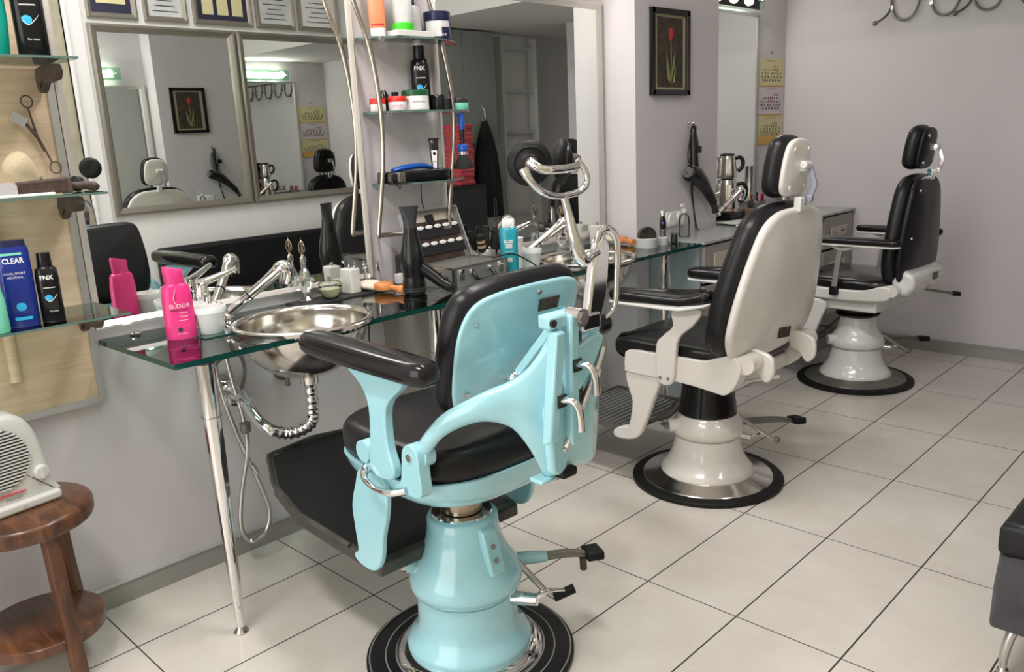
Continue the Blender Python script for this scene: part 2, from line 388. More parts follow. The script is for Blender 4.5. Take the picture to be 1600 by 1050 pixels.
# baseboards
g = G().box((.008, .9, .035), (.016, 3.27, .07)); b1 = struct(g.build('baseboard_left', 'base', smooth=False))
struct(G().box((.011, .9, .074), (.022, 3.27, .008)).build('trim_2', 'base_cap', smooth=False))
g = G().box((.98, YB-.008, .032), (1.64, .016, .064)); struct(g.build('baseboard_back', 'base', smooth=False))
struct(G().box((.98, YB-.011, .068), (1.64, .022, .008)).build('trim_3', 'base', smooth=False))
g = G().box((XR-.008, 3.3, .035), (.016, 4.3, .07)); struct(g.build('baseboard_right', 'base', smooth=False))

# ------------------------------------------------------------------ mirrors
def framed(name, label, cat, axis_x, y0, y1, z0, z1, fw, depth, mat_f, sgn=1, glass='mirror', group=None, gm=None):
    # hangs on a wall of constant x; sgn=+1 faces +x, -1 faces -x
    t = thing(name, label, cat, (axis_x, (y0+y1)/2, z0), 0, group)
    w, h = (y1-y0)/2, z1-z0
    g = G()
    pr = [(0, 0), (depth*.9, 0), (depth, fw*.3), (depth*.72, fw*.75), (depth*.5, fw), (0, fw)]
    for a, b in (((-w, 0), (w, 0)), ((w, 0), (w, h)), ((w, h), (-w, h)), ((-w, h), (-w, 0))):
        A = Vector((a[0], a[1])); B = Vector((b[0], b[1])); d = (B-A).normalized(); nrm = Vector((-d.y, d.x))
        R = []
        for E, s_ in ((A, 1), (B, -1)):
            R.append([(sgn*q[0], *(E+d*s_*q[1]+nrm*q[1])) for q in pr])
        g.rings(R)
    g.build('frame', mat_f, t, smooth=False)
    gg = G().box((sgn*depth*.35, 0, h/2), (.004, 2*w-fw*1.6, h-fw*1.6)); gg.build('mirror_glass' if glass == 'mirror' else 'backing', glass, t, smooth=False)
    return t
framed('wall_mirror', 'large silver-framed wall mirror at the left, reflecting framed mirrors and certificates', 'mirror', .0, .118, 1.114, .862, 1.93, .022, .022, 'mframe')
framed('wall_mirror', 'large silver-framed wall mirror behind the chrome headrest, reflecting the ladder', 'mirror', .0, 1.475, 2.515, .862, 1.93, .032, .024, 'mframe')
framed('wall_mirror', 'tall narrow wall mirror between the tulip picture and the wall calendar', 'mirror', .0, 3.28, 4.03, .90, 1.985, .022, .022, 'alu')
framed('framed_mirror', 'silver-framed mirror on opposite wall, left one seen in the left wall mirror', 'mirror', XR, 1.17, 2.045, 1.0, 2.07, .045, .03, 'frame_silver', -1)
framed('framed_mirror', 'silver-framed mirror on opposite wall, right one, beneath the certificates and beside the chrome shelf', 'mirror', XR, 2.06, 2.96, 1.0, 2.07, .045, .03, 'frame_silver', -1)
cl = [('navy print certificate in silver frame, leftmost in the left mirror', 'darkprint'), ('pale certificate in silver frame, second from left in the mirror', 'cert'), ('dark frame holding three narrow yellow cards, in the left mirror', 'darkprint'), ('bluish white certificate in silver frame, beside the three-card frame in the mirror', 'cert'), ('cream certificate with red lower frame edge, rightmost in the mirror', 'paper')]
for (y0, y1), (lb, mm) in zip(((1.18, 1.46), (1.50, 1.76), (1.80, 2.19), (2.22, 2.50), (2.53, 2.85)), cl):
    t = framed('framed_certificate', lb, 'certificate', XR, y0, y1, 2.10, 2.42, .03, .022, 'frame_silver', -1, mm, 'certificates above the framed mirrors')
    w = (y1-y0)/2
    if 'holding three' in lb:
        for k in (-1, 0, 1): G().box((-.012, k*w*.5, .16), (.004, w*.36, .2)).build('card', 'cal_y', t, smooth=False)
    elif mm == 'darkprint': G().box((-.012, 0, .16), (.004, w*1.15, .16)).build('card', 'cal_y', t, smooth=False)
    else:
        g = G()
        for k in range(7): g.box((-.0115, 0, .06+k*.03), (.002, w*(1.2-.25*(k % 3)), .004))
        g.build('printed_lines', 'ink', t, smooth=False)

# ------------------------------------------------------------------ mirror lights
def mirror_light(y, z, label):
    t = thing('mirror_light', label, 'light', (0, y, z))
    G().box((.012, 0, 0), (.02, .5, .07)).build('back_plate', 'white', t, smooth=False, bevel=.003)
    G().box((.085, 0, 0), (.006, .56, .10)).build('glass_shade', 'lamp_glass', t, smooth=False)
    for k in (-1, 0, 1):
        b = G().sphere((.052, k*.17, 0), .026).build('bulb', 'bulb', t)
        G().cyl((.02, k*.17, 0), (.032, k*.17, 0), .014).build('socket', 'chrome', b)
        l = bpy.data.lights.new('bulb_light', 'POINT'); l.energy = 1.3; l.color = (1, .95, .86); l.shadow_soft_size = .03
        o = bpy.data.objects.new('bulb_light', l); o.location = (.052, k*.17, .0); col.objects.link(o); o.parent = t
        o.location = (.12, k*.17, 0)
    for k in (-1, 1): G().cyl((.02, k*.24, 0), (.094, k*.24, 0), .006).sphere((.096, k*.24, 0), .009).build('holder', 'chrome', t)
mirror_light(3.66, 2.035, 'lit three-bulb mirror light with glass shade above the far narrow mirror')
mirror_light(2.02, 2.02, 'lit three-bulb mirror light above the large mirror behind the headrest')
mirror_light(.62, 2.02, 'lit three-bulb mirror light above the leftmost wall mirror')

# ------------------------------------------------------------------ glass counter and cabinets
ZT = .83
t = thing('glass_counter', 'long green-edged glass counter top carrying the two steel basins', 'counter', (0, 1.38, ZT))
me_pts = [(.004, -1.255), (.485, -1.245), (.485, 1.256), (.192, 1.256), (.192, 1.150), (.004, 1.150)]
B = [(.335, .605-1.38, .193), (.318, 1.995-1.38, .193)]
# slab with two round cut-outs, built with bmesh
bm = bmesh.new()
def loop_edges(pts, z):
    vs = [bm.verts.new((p[0], p[1], z)) for p in pts]; return [bm.edges.new((vs[i], vs[(i+1) % len(vs)])) for i in range(len(vs))]
ed = loop_edges(me_pts, 0)
for cx, cy, rr in B: ed += loop_edges([(cx+rr*math.cos(2*PI*k/48), cy+rr*math.sin(2*PI*k/48)) for k in range(48)], 0)
bmesh.ops.triangle_fill(bm, use_beauty=True, use_dissolve=False, edges=ed)
top = list(bm.faces)
ret = bmesh.ops.extrude_face_region(bm, geom=top)
for v in [e for e in ret['geom'] if isinstance(e, bmesh.types.BMVert)]: v.co.z -= .015
bmesh.ops.recalc_face_normals(bm, faces=bm.faces)
me = bpy.data.meshes.new('glass_sheet'); bm.to_mesh(me); bm.free()
me.materials.append(M['glass_top']); me.materials.append(M['glass_edge'])
for p in me.polygons: p.material_index = 1 if abs(p.normal.z) < .5 else 0
o = bpy.data.objects.new('glass_sheet', me); col.objects.link(o); o.parent = t
for k, (yy, xx) in enumerate(((.232, .442), (1.045, .44), (1.607, .44), (2.40, .44))):
    g = G().lathe([(.012, .02), (.014, .05), (.0185, .28), (.0235, .52), (.0260, .655), (.0265, .805)], 28)
    lg = g.build('table_leg', 'chrome', t); lg.location = (xx, yy-1.38, -ZT)
    G().lathe([(.019, 0), (.021, .004), (.012, .016), (.008, .026)], 24).build('foot', 'chrome_dull', lg)
    G().lathe([(.0275, .655), (.0275, .660)], 28).build('ring', 'chrome_dull', lg)
# black mat strip at the back of the glass
tag(G().box((.075, .99, ZT+.0025), (.10, .52, .005)).build('counter_mat', 'tile_grey', smooth=False), 'thin black mat strip under the perfume bottles at the mirror', 'mat')

def basin(x, y, label, k):
    t = thing('wash_basin', label, 'basin', (x, y, ZT), 0, None)
    pr = [(.212, .0), (.214, .010), (.206, .016), (.196, .014), (.190, .004)]
    inner = [(.190*math.cos(a), -.165*math.sin(a)) for a in [PI/2*i/12 for i in range(0, 12)]]
    inner = [(max(r, .022), z) for r, z in inner]+[(.022, -.165)]
    outer = [(.022, -.169)]+[(max(.022, .1935*math.cos(a)), -.169*math.sin(a)) for a in [PI/2*i/12 for i in range(11, 0, -1)]]+[(.1935, .0005), (.212, .0005)]
    g = G().lathe([(r, z) for r, z in pr+inner+outer], 56, cap0=False, cap1=False)
    g.build('bowl', 'steel', t, angle=60)
    G().lathe([(.024, -.168), (.024, -.1635), (.016, -.162), (.006, -.1645), (.001, -.1645)], 24).build('drain', 'chrome_dull', t)
    return t
bs1 = basin(B[0][0], B[0][1]+1.38, 'round stainless steel wash basin in the glass beside the pink shampoo', 1)
bs2 = basin(B[1][0], B[1][1]+1.38, 'round stainless steel wash basin in the glass, behind the chrome headrest bracket', 2)
def trap(x, y, yw, label):
    t = thing('sink_drain_pipe', label, 'pipe', (x, y, ZT-.170))
    # flexible ribbed tailpiece
    P = catmull([(0, 0, 0), (0, .0, -.10), (-.005, -.012, -.155), (-.04, -.07, -.175), (-.08, -.13, -.14), (-x+.05, yw-y, -.07), (-x+.003, yw-y-.03, -.055)], 14)
    n = len(P); rr = []
    for i in range(n):
        s = i/n; rr.append(.019+(.0028*math.sin(i*1.9) if s < .58 else .0))
    G().tube(P, rr, 16).build('pipe', 'chrome', t, angle=70)
    G().lathe([(.028, .0), (.028, -.022), (.021, -.026)], 24).build('nut', 'chrome', t)
    G().cyl((-x+.001, yw-y-.03, -.055), (-x+.012, yw-y-.03, -.055), .036, 28).build('wall_flange', 'chrome_dull', t)
    return t
trap(.335, .605, .50, 'ribbed chrome drain pipe bending from under the left basin to wall')
trap(.318, 1.995, 1.9, 'ribbed chrome drain pipe under the second basin, mostly hidden behind the blue chair')
t = thing('angle_valve', 'chrome angle valve on the wall left of the ribbed drain pipe', 'valve', (0, .52, .55))
G().cyl((.001, 0, 0), (.01, 0, 0), .030, 24).build('flange', 'chrome', t)
G().cyl((.01, 0, 0), (.07, 0, 0), .011).cyl((.05, 0, .0), (.05, 0, .035), .008).cyl((.05, .0, -.028), (.05, 0, 0), .012).sphere((.055, 0, 0), .016).build('body', 'chrome', t)
g = G()
for k in range(4):
    a = k*PI/2+.5; g.cyl((.075, 0, 0), (.075, .024*math.cos(a), .024*math.sin(a)), .006)
g.cyl((.066, 0, 0), (.084, 0, 0), .010).build('handle', 'chrome', t)
tag(G().cyl((.001, .70, .60), (.014, .70, .60), .033, 24).cyl((.014, .70, .60), (.04, .70, .60), .012).cyl((.034, .70, .60), (.034, .70, .55), .008).build('wall_outlet', 'greymetal'), 'grey round pipe outlet on wall behind the ribbed drain pipe', 'outlet')
t = thing('shower_hose', 'chrome spiral shower hose hanging in a loop under the glass counter', 'hose', (.05, .45, .8))
def ribbed(path, r, n=9, amp=.0009, k=22):
    P = catmull(path, k); return P, [r+(amp if i % 2 else -amp) for i in range(len(P))]
P, rr = ribbed([(.0, .02, .02), (.02, .03, -.15), (.05, .04, -.30), (.06, .035, -.40), (.05, .0, -.55), (.06, -.02, -.66), (.06, .01, -.715), (.07, .055, -.70), (.07, .08, -.63), (.06, .06, -.52), (.04, .02, -.36), (.02, -.01, -.18), (.0, -.01, .02)], .0078, 9, .0012)
G().tube(P, rr, 8).build('hose', 'chrome_dull', t, angle=80)
G().lathe([(.010, -.02), (.017, -.014), (.018, .014), (.010, .02)], 20, c=(.055, .04, -.325)).build('weight', 'greymetal', t)
G().cyl((.058, .045, -.455), (.062, .058, -.49), .009, 14).build('coupling', 'chrome_dull', t)
t = thing('supply_hose', 'grey flexible supply hose curving from the angle valve to under the faucet', 'hose', (.05, .52, .585))
G().tube([(0, 0, 0), (.0, .02, .06), (-.005, .01, .12), (.01, -.04, .13), (.02, -.10, .11), (.01, -.08, .19), (0, -.06, .22)], .0065, 8, 8).build('hose', 'greymetal', t)
tag(G().tube([(.05, 1.16, .80), (.045, 1.17, .55), (.05, 1.15, .3), (.05, 1.16, .02)], .004, 6, 6).build('power_cable', 'wire'), 'thin black power cable hanging down behind the counter legs', 'cable')
tag(G().tube([(.10, 1.02, .80), (.105, 1.00, .55), (.10, 1.03, .3), (.09, 1.02, .01)], .003, 6, 6).build('power_cable', 'wire'), 'thin black cable under the glass counter, left of the pair', 'cable')

def faucet(x, y, label, z0=ZT):
    t = thing('basin_faucet', label, 'faucet', (x, y, z0))
    G().lathe([(.026, 0), (.026, .006), (.021, .010), (.020, .075), (.022, .08), (.022, .09), (.020, .095), (.019, .118), (.012, .128), (.001, .130)], 28).build('body', 'chrome', t)
    G().tube([(-.008, -.015, .122), (.006, .02, .130), (.028, .07, .148), (.04, .10, .160)], [.010, .009, .007, .005], 10, 5, flat=1.4).build('lever', 'chrome', t)
    G().tube([(.015, 0, .05), (.05, .015, .06), (.075, .025, .05), (.078, .026, .04)], [.012, .011, .010, .010], 12, 5).build('spout', 'chrome', t)
    return t
def sprayer(x, y, label, z0=ZT, tip=(.10, .21, .145)):
    t = thing('hand_sprayer', label, 'sprayer', (x, y, z0))
    G().lathe([(.021, 0), (.021, .004), (.015, .016), (.011, .02)], 24).build('base', 'chrome', t)
    a = Vector((0, 0, .012)); b = Vector(tip)
    m1 = a.lerp(b, .42); m2 = a.lerp(b, .44)
    G().tube([a, m1], [.0135, .0155], 16).build('holder_tube', 'chrome', t)
    G().tube([m1, m2], .0165, 16).build('seal_ring', 'black_plastic', t)
    c = a.lerp(b, .92); d = (b-a).normalized(); e = b+Vector((.0, .012, -.045))
    h = G().tube([m2, a.lerp(b, .75), c, b+d*.006, b+d*.02+Vector((0, .004, -.014)), e], [.0150, .0160, .019, .0235, .0235, .019], 16, 5).build('spray_head', 'chrome', t)
    G().cyl(e, e+Vector((0, .002, -.004)), .013, 16).build('spray_face', 'darkgrey', h)
    return t
faucet(.055, .432, 'chrome lever faucet behind the white mortar at the left basin')
sprayer(.060, .500, 'chrome hand sprayer leaning over the left basin', tip=(.115, .138, .148))
faucet(.055, 1.80, 'chrome lever faucet behind the tall white holder and aqua bottle')
sprayer(.060, 1.872, 'chrome hand sprayer leaning beside the chrome headrest stem', tip=(.115, .138, .148))
faucet(.075, 3.335, 'chrome faucet at the corner sink beside the hanging hair dryer', ZT+.004)
sprayer(.085, 3.40, 'chrome hand sprayer leaning over the corner sink, in front of the kettle', ZT+.010, (.090, .135, .150))

# cabinets right of the column
t = thing('drawer_cabinet', 'grey drawer cabinet at the end of the glass counter, beside the column', 'cabinet', (.24, 2.90, 0))
G().box((.090, -.246, .405), (.27, .018, .81)).box((.090, .246, .405), (.27, .018, .81)).box((.085, 0, .05), (.25, .48, .1)).build('carcass', 'lam', t, smooth=False)
for k, (z0, z1) in enumerate(((.635, .81), (.43, .62), (.11, .415))):
    d = G().box((.235, 0, (z0+z1)/2), (.018, .47, z1-z0)).build('drawer', 'lam2', t, smooth=False, bevel=.002)
    G().box((.246, 0, (z0+z1)/2+.01), (.006, .30, .075)).build('inset_panel', 'pale', d, smooth=False, bevel=.002)
    G().tube([(.25, -.06, (z0+z1)/2+.01), (.27, -.05, (z0+z1)/2+.01), (.27, .05, (z0+z1)/2+.01), (.25, .06, (z0+z1)/2+.01)], .004, 8, 4).build('handle', 'chrome_dull', d)
t = thing('drawer_cabinet', 'grey drawer cabinet in the back corner with a pale key-lock drawer', 'cabinet', (.24, 4.17, 0))
G().box((-.004, -.20, .405), (.46, .018, .81)).box((-.004, .20, .405), (.46, .018, .81)).box((-.004, 0, .05), (.44, .40, .1)).build('carcass', 'lam', t, smooth=False)
for z0, z1 in ((.625, .81), (.42, .61), (.11, .405)):
    d = G().box((.235, 0, (z0+z1)/2), (.018, .39, z1-z0)).build('drawer', 'lam2', t, smooth=False, bevel=.002)
    G().box((.246, 0, (z0+z1)/2), (.006, .22, .06)).build('inset_panel', 'pale', d, smooth=False, bevel=.002)
    G().cyl((.249, -.05, (z0+z1)/2), (.256, -.05, (z0+z1)/2), .009).build('lock', 'chrome_dull', d)
    G().box((.25, .05, (z0+z1)/2), (.004, .05, .006)).build('keyhole_slot', 'darkgrey', d, smooth=False)
t = thing('worktop', 'smooth grey counter top running from the glass to the back corner', 'counter', (.245, 3.52, .82))
G().poly([(.245, -.868, -.0), (.245, .872, 0), (-.242, .872, 0), (-.242, -.24, 0), (-.052, -.24, 0), (-.052, -.868, 0)], (0, 0, .014)).build('top', 'lamtop', t, smooth=False, bevel=.002)
G().box((.238, .02, -.004), (.012, .80, .008)).build('front_rail', 'lam2', t, smooth=False)
t = thing('corner_sink', 'flat stainless steel sink covered with papers in the far counter', 'sink', (.33, 3.50, ZT+.005))
g = G(); 
R = []
for (a, b, z) in ((.17, .27, 0), (.172, .272, .004), (.14, .22, .005), (.135, .21, -.001)): R.append([(a*.82*math.copysign(abs(math.cos(q))**.5, math.cos(q)), b*math.copysign(abs(math.sin(q))**.5, math.sin(q)), z) for q in [2*PI*i/40 for i in range(40)]])
g.rings(R, False, False)
g.lathe([(.108, .0), (.10, .001), (.001, .0008)], 40, cap0=False)
g.build('rim', 'steel', t)
for k, (px_, py_, rz, mm, lb) in enumerate(((.36, 3.33, .5, 'paper', 'white sheet of paper lying on the edge of the far sink'), (.33, 3.45, .2, 'ink_red', 'red and black printed leaflet lying on the far sink'), (.27, 3.36, -.3, 'cert', 'grey printed leaflet lying under the red one at far sink'))):
    o = G().box((0, 0, .001), (.15, .21, .0016)).build('leaflet', mm, smooth=False); place(o, (px_, py_, ZT+.011+k*.002), rz); tag(o, lb, 'leaflet')

# ------------------------------------------------------------------ barber chairs (local x = the way the seat faces, y = the sitter's left, z up)
def plane(F0, z0, k):
    n = Vector((1, 0, k)).normalized()
    return (lambda L, z: (F0-(z-z0)*k, L, z)), n
def sym(half):      # half outline [(L,z)...] from bottom centre to top centre -> closed outline
    return half+[(-l, z) for l, z in reversed(half) if l > 1e-4]
def side_poly(pts, y0, th, k=4): return [(x, y0, z) for x, z in sm2(pts, k)], (0, th, 0)
def screws(pts, nrm, t, r=.006, m='chrome_dull'):
    for p in pts:
        p = Vector(p); G().cyl(p, p+Vector(nrm)*.004, r, 12).build('screw', m, t)

# ---- light blue chair
def blue_chair():
    t = thing('barber_chair', 'light blue enamelled barber chair with black seat, nearest the camera', 'barber chair', (1.018, .60, 0), PI-math.radians(3), 'barber chairs in front of the mirrors')
    mt = G().lathe([(.01, 0), (.274, 0), (.280, .004), (.280, .014), (.275, .018), (.16, .024)], 72).build('base_mat', 'rubber_flat', t)
    for r in (.271, .228, .200, .180): G().lathe([(r-.0022, .0185+(.28-r)*.045), (r, .0205+(.28-r)*.045), (r+.0022, .0185+(.28-r)*.045)], 72, cap0=False, cap1=False).build('ring', 'alu', mt)
    G().lathe([(.199, .018), (.197, .028), (.186, .038), (.172, .044), (.15, .046)], 64, cap0=False).build('base_skirt', 'chrome', t)
    pr = [(.166, .044), (.168, .056), (.165, .066), (.154, .080), (.143, .094), (.1365, .110), (.1335, .132), (.1325, .198), (.126, .199), (.126, .203), (.138, .204), (.1465, .214), (.1500, .230), (.1485, .248), (.140, .270), (.124, .295), (.109, .322), (.099, .352), (.094, .382), (.0925, .408), (.086, .414), (.062, .416)]
    p = G().lathe(pr, 64, cap0=False).build('pedestal', 'blue', t, angle=50)
    g = G(); g.poly([(-.060, .022, .405), (-.062, -.022, .405), (-.108, -.024, .395), (-.108, .024, .395)], (-.030, 0, -.115)); g.build('rib', 'blue', p, bevel=.006)
    screws([(-.119, .003, .355), (-.128, .003, .32)], (-1, .0, .3), p, .007)
    G().cyl((.060, .073, .272), (.098, .119, .272), .023, 24).build('lug', 'blue', p)
    G().lathe([(.019, 0), (.019, .012), (.012, .018), (.001, .019)], 6, T=rot_to((.097, .118, .272), (.135, .164, .272)) @ Matrix.Scale(1.05, 4)).build('bolt', 'steel', p, angle=20)
    G().lathe([(.060, .36), (.060, .418), (.054, .42), (.054, .56)], 40).build('piston', 'brass', t)
    G().lathe([(.060, .413), (.078, .4135), (.081, .417), (.078, .421), (.060, .421)], 40, cap0=False, cap1=False).build('collar', 'chrome', t)
    # pump pedals and lock lever
    pd = G().tube([(-.03, -.115, .235), (-.06, -.17, .232), (-.085, -.215, .228)], [.026, .022, .019], 12, 4, flat=.75).build('pump_lever', 'blue', t)
    G().tube([(-.083, -.21, .229), (-.115, -.27, .226), (-.14, -.315, .215), (-.155, -.34, .205)], [.013, .012, .010, .008], 10, 4).build('lever_arm', 'greymetal', pd)
    q = rot_to((-.15, -.335, .20), (-.15, -.335, .3)) @ Matrix.Rotation(math.radians(60), 4, 'Z') @ Matrix.Rotation(.12, 4, 'X')
    G().box((0, 0, .014), (.05, .072, .026), T=q).build('pedal_pad', 'rubber', pd, bevel=.006)
    G().cyl((-.135, -.31, .205), (-.135, -.312, .168), .010, 14).build('pedal_stop', 'bracket', pd)
    p2 = G().tube([(-.05, -.085, .30), (-.07, -.10, .275), (-.14, -.155, .17), (-.165, -.18, .150)], [.014, .009, .008, .008], 10, 3).sphere((-.05, -.088, .297), .017).build('release_lever', 'chrome_dull', t)
    G().cyl((-.155, -.17, .15), (-.185, -.22, .168), .013, 14).build('rubber_grip', 'rubber', p2)
    l = G().cyl((-.115, -.055, .185), (-.178, -.088, .190), .019, 20, .016).tube([(-.170, -.085, .192), (-.175, -.115, .198), (-.178, -.15, .190), (-.185, -.18, .180)], [.012, .009, .008, .005], 10, 4, flat=.7).build('lock_lever', 'chrome', t)
    # seat bowl and cushion
    def oval(a, b, z, e=3.2, dx=-.01, n=48): return [(dx+a*math.copysign(abs(math.cos(q))**(2/e), math.cos(q)), b*math.copysign(abs(math.sin(q))**(2/e), math.sin(q)), z) for q in [2*PI*i/n for i in range(n)]]
    g = G().rings([oval(.06, .06, .500, 2, .0), oval(.11, .10, .503, 2.3, 0), oval(.165, .155, .512, 3, 0), oval(.20, .20, .530, 3, 0), oval(.228, .232, .556, 3.2, .004), oval(.238, .247, .585, 3.2, .006), oval(.244, .253, .606, 3.2, .008), oval(.238, .247, .608, 3.2, .008), oval(.2, .22, .592)])
    g.build('seat_frame', 'blue', t, angle=60)
    P = [(p_[0], p_[1], .592) for p_ in oval(.246, .243, 0, 3.4, .014)]
    G().pillow(P, (0, 0, .090), .034, .014).build('seat', 'leather', t, angle=80)
    # arm, hub and post on both sides
    for s, nm in ((1, 'near'), (-1, 'far')):
        post = [(.045, .868), (-.15, .862), (-.165, .845), (-.105, .79), (-.100, .70), (-.118, .645), (-.098, .618), (-.04, .615), (-.02, .645), (-.030, .70), (-.035, .78), (-.01, .825)]
        pts, off = side_poly(post, .252*s, .024*s, 4)
        ap = G().poly(pts, off).build('arm_post', 'blue', t, bevel=.006)
        G().cyl((.018, .225*s, .655), (.018, .268*s, .655), .027, 24).cyl((-.02, .23*s, .645), (-.02, .262*s, .645), .034, 24).build('hub', 'blue', ap)
        a = [(.215, .0), (.205, .032), (.12, .042), (-.18, .042), (-.262, .03), (-.275, .0), (-.262, -.03), (-.18, -.042), (.12, -.042), (.205, -.032)]
        P = [(x, .270*s+y, .868) for x, y in sm2(a, 4)]
        G().pillow(P, (0, 0, .052), .022, .004).build('armrest', 'leather_gloss', t, angle=80)
        ear = [(-.195, .60), (-.20, .66), (-.195, .70), (-.168, .718), (-.142, .70), (-.135, .66), (-.125, .62), (-.10, .60)]
        pts, off = side_poly(ear, .236*s, .030*s, 4)
        e = G().poly(pts, off).build('hinge_ear', 'blue', t, bevel=.006)
        G().cyl((-.168, .262*s, .688), (-.168, .270*s, .688), .009, 16).build('hinge_pin', 'chrome_dull', e)
    # back yoke: one casting sweeping from both hinges round to the centre
    H = [(-.172, .240, .715, .668), (-.205, .238, .752, .700), (-.245, .226, .795, .745), (-.285, .200, .823, .772), (-.320, .168, .845, .781), (-.350, .128, .862, .762), (-.372, .100, .884, .712), (-.386, .074, .915, .650), (-.397, .048, .955, .640), (-.402, .0, .975, .655)]
    A = catmull([(h[0], h[1], h[2]) for h in H], 4); Bm = catmull([(h[0], h[1], h[3]) for h in H], 4)
    R = []
    full = [(a, b) for a, b in zip(A, Bm)]+[(Vector((a.x, -a.y, a.z)), Vector((b.x, -b.y, b.z))) for a, b in reversed(list(zip(A, Bm))[:-1])]
    for i, (a, b) in enumerate(full):
        a2 = full[min(i+1, len(full)-1)][0]; a0 = full[max(i-1, 0)][0]
        tg = (Vector((a2.x, a2.y, 0))-Vector((a0.x, a0.y, 0))).normalized(); nn = Vector((tg.y, -tg.x, 0))
        if nn.x > 0 and abs(a.y) < .15: nn = -nn
        if abs(a.y) >= .15 and nn.dot(Vector((-.3, math.copysign(1, a.y), 0))) < 0: nn = -nn
        th = .013
        prof = [(a, -th*.55), (a, th*.55)]
        ring = []
        hgt = a.z-b.z; e = min(.012, hgt*.25)
        for zz, oo in ((a.z, -.4), (a.z, .4), (a.z-e, 1), ((a.z+b.z)/2, 1.15), (b.z+e, 1), (b.z, .4), (b.z, -.4), (b.z+e, -1), ((a.z+b.z)/2, -.9), (a.z-e, -1)):
            q = a.lerp(b, (a.z-zz)/max(hgt, 1e-4)); ring.append((q.x+nn.x*th*oo, q.y+nn.y*th*oo, zz))
        R.append(ring)
    yk = G().rings(R).build('back_yoke', 'blue', t, angle=60)
    for s in (1, -1): G().cyl((-.178, .222*s, .69), (-.178, .248*s, .69), .028, 24).build('pivot_collar', 'blue', yk)
    # recline mechanism behind the back
    mc = G().poly([(-.405, .020, 1.005), (-.452, .020, 1.000), (-.445, .020, .72), (-.405, .020, .70)], (0, .026, 0)).poly([(-.405, .020, 1.005), (-.440, .020, 1.002), (-.440, .020, .975), (-.405, .020, .975)], (0, .075, 0)).build('reclining_column', 'blue', t, bevel=.005)
    G().poly([(-.425, .062, .975), (-.452, .062, .970), (-.448, .085, .745), (-.425, .090, .735)], (0, .026, 0)).build('slide_rail', 'blue', mc, bevel=.004)
    G().cyl((-.440, .088, .990), (-.446, .088, .990), .008, 16).build('pin', 'darkgrey', mc)
    G().poly([(-.41, -.005, 1.0), (-.435, -.005, 1.0), (-.435, -.005, .80), (-.41, -.005, .80)], (0, .018, 0)).build('inner_rail', 'bracket', mc, bevel=.003)
    bx = G().poly([(-.405, L, z) for L, z in ((.020, .930), (-.045, .950), (-.062, .935), (-.022, .87), (.018, .835), (.022, .84))], (-.042, 0, 0)).build('latch_box', 'blue', t, bevel=.006)
    G().poly([(-.40, L, z) for L, z in ((.092, .80), (.02, .90), (-.03, .96), (-.055, 1.04), (-.074, 1.03), (-.078, .95), (-.042, .89), (-.005, .83), (.018, .76), (.040, .665), (.060, .652), (.085, .66))], (-.026, 0, 0)).build('lower_casting', 'blue', t, bevel=.008)
    for (z, L) in ((.893, .030), (.828, .078)):
        G().tube([(-.445, L, z), (-.472, L-.006, z+.004), (-.485, L-.014, z-.016), (-.482, L-.022, z-.060)], [.009, .009, .010, .012], 12, 5, flat=.8).build('latch_lever', 'chrome', bx)
        G().box((-.450, L, z), (.006, .024, .026)).build('slot', 'darkgrey', bx, smooth=False)
    G().tube([(-.440, -.060, .912), (-.442, -.046, .885), (-.440, .005, .80), (-.430, .050, .715)], [.010, .009, .009, .012], 10, 5, flat=.6).build('back_lever', 'chrome_dull', t)
    fp = G().tube([(-.425, .050, .715), (-.405, .042, .672)], .007, 10).build('pedal_rod', 'chrome_dull', t)
    G().box((-.405, .036, .652), (.05, .046, .022)).build('pedal_pad', 'rubber', fp, bevel=.007)
    G().box((-.385, .075, .640), (.04, .05, .010)).build('pedal_plate', 'blue', fp, bevel=.004)
    # tilted V-strut between shell and column
    G().poly([(-.262, .060, .83), (-.277, .060, .815), (-.43, .060, .985), (-.42, .060, 1.0)], (0, -.018, 0)).build('back_strut', 'blue', t, bevel=.003)
    kn = G()
    for k, (x, y, z, r) in enumerate(((-.295, .065, .845, .016), (-.300, .092, .828, .015), (-.29, .035, .865, .013))): kn.sphere((x, y, z), r)
    kn.cyl((-.24, .07, .845), (-.30, .07, .845), .008).tube([(-.300, .095, .825), (-.298, .065, .845), (-.29, .025, .880)], .007, 10, 4).build('adjusting_knob', 'chrome', t)
    # backrest: padded front, enamelled shell
    pt, nn = plane(-.185, .75, .30)
    hb = sm2([(0, .735), (.09, .738), (.140, .755), (.166, .80), (.176, .87), (.178, .94), (.166, .99), (.135, 1.022), (.07, 1.036), (0, 1.040), (-.07, 1.041), (-.135, 1.038), (-.170, 1.015), (-.178, .94), (-.176, .87), (-.166, .80), (-.140, .755), (-.09, .738)], 4)
    G().pillow([tuple(Vector(pt(l, z))+nn*(-.012)) for l, z in hb], nn*.014, .008, 0, 3, .022).build('back_shell', 'blue', t, angle=60)
    hp = [(l*1.07, (z-.88)*1.075+.882) for l, z in hb]
    G().pillow([pt(l, z) for l, z in hp], nn*.065, .032, .010, 5).build('backrest', 'leather', t, angle=80)
    screws([tuple(Vector(pt(l, z))-nn*.020) for l, z in ((.142, .978), (.140, .815), (-.03, 1.024))], -nn, t, .006)
    c = Vector(pt(-.062, .995))-nn*.026
    G().box((0, 0, 0), (.003, .062, .030), T=Matrix.Translation(c) @ Matrix.Rotation(-.33, 4, 'Y')).build('maker_plate', 'plate', t, smooth=False)
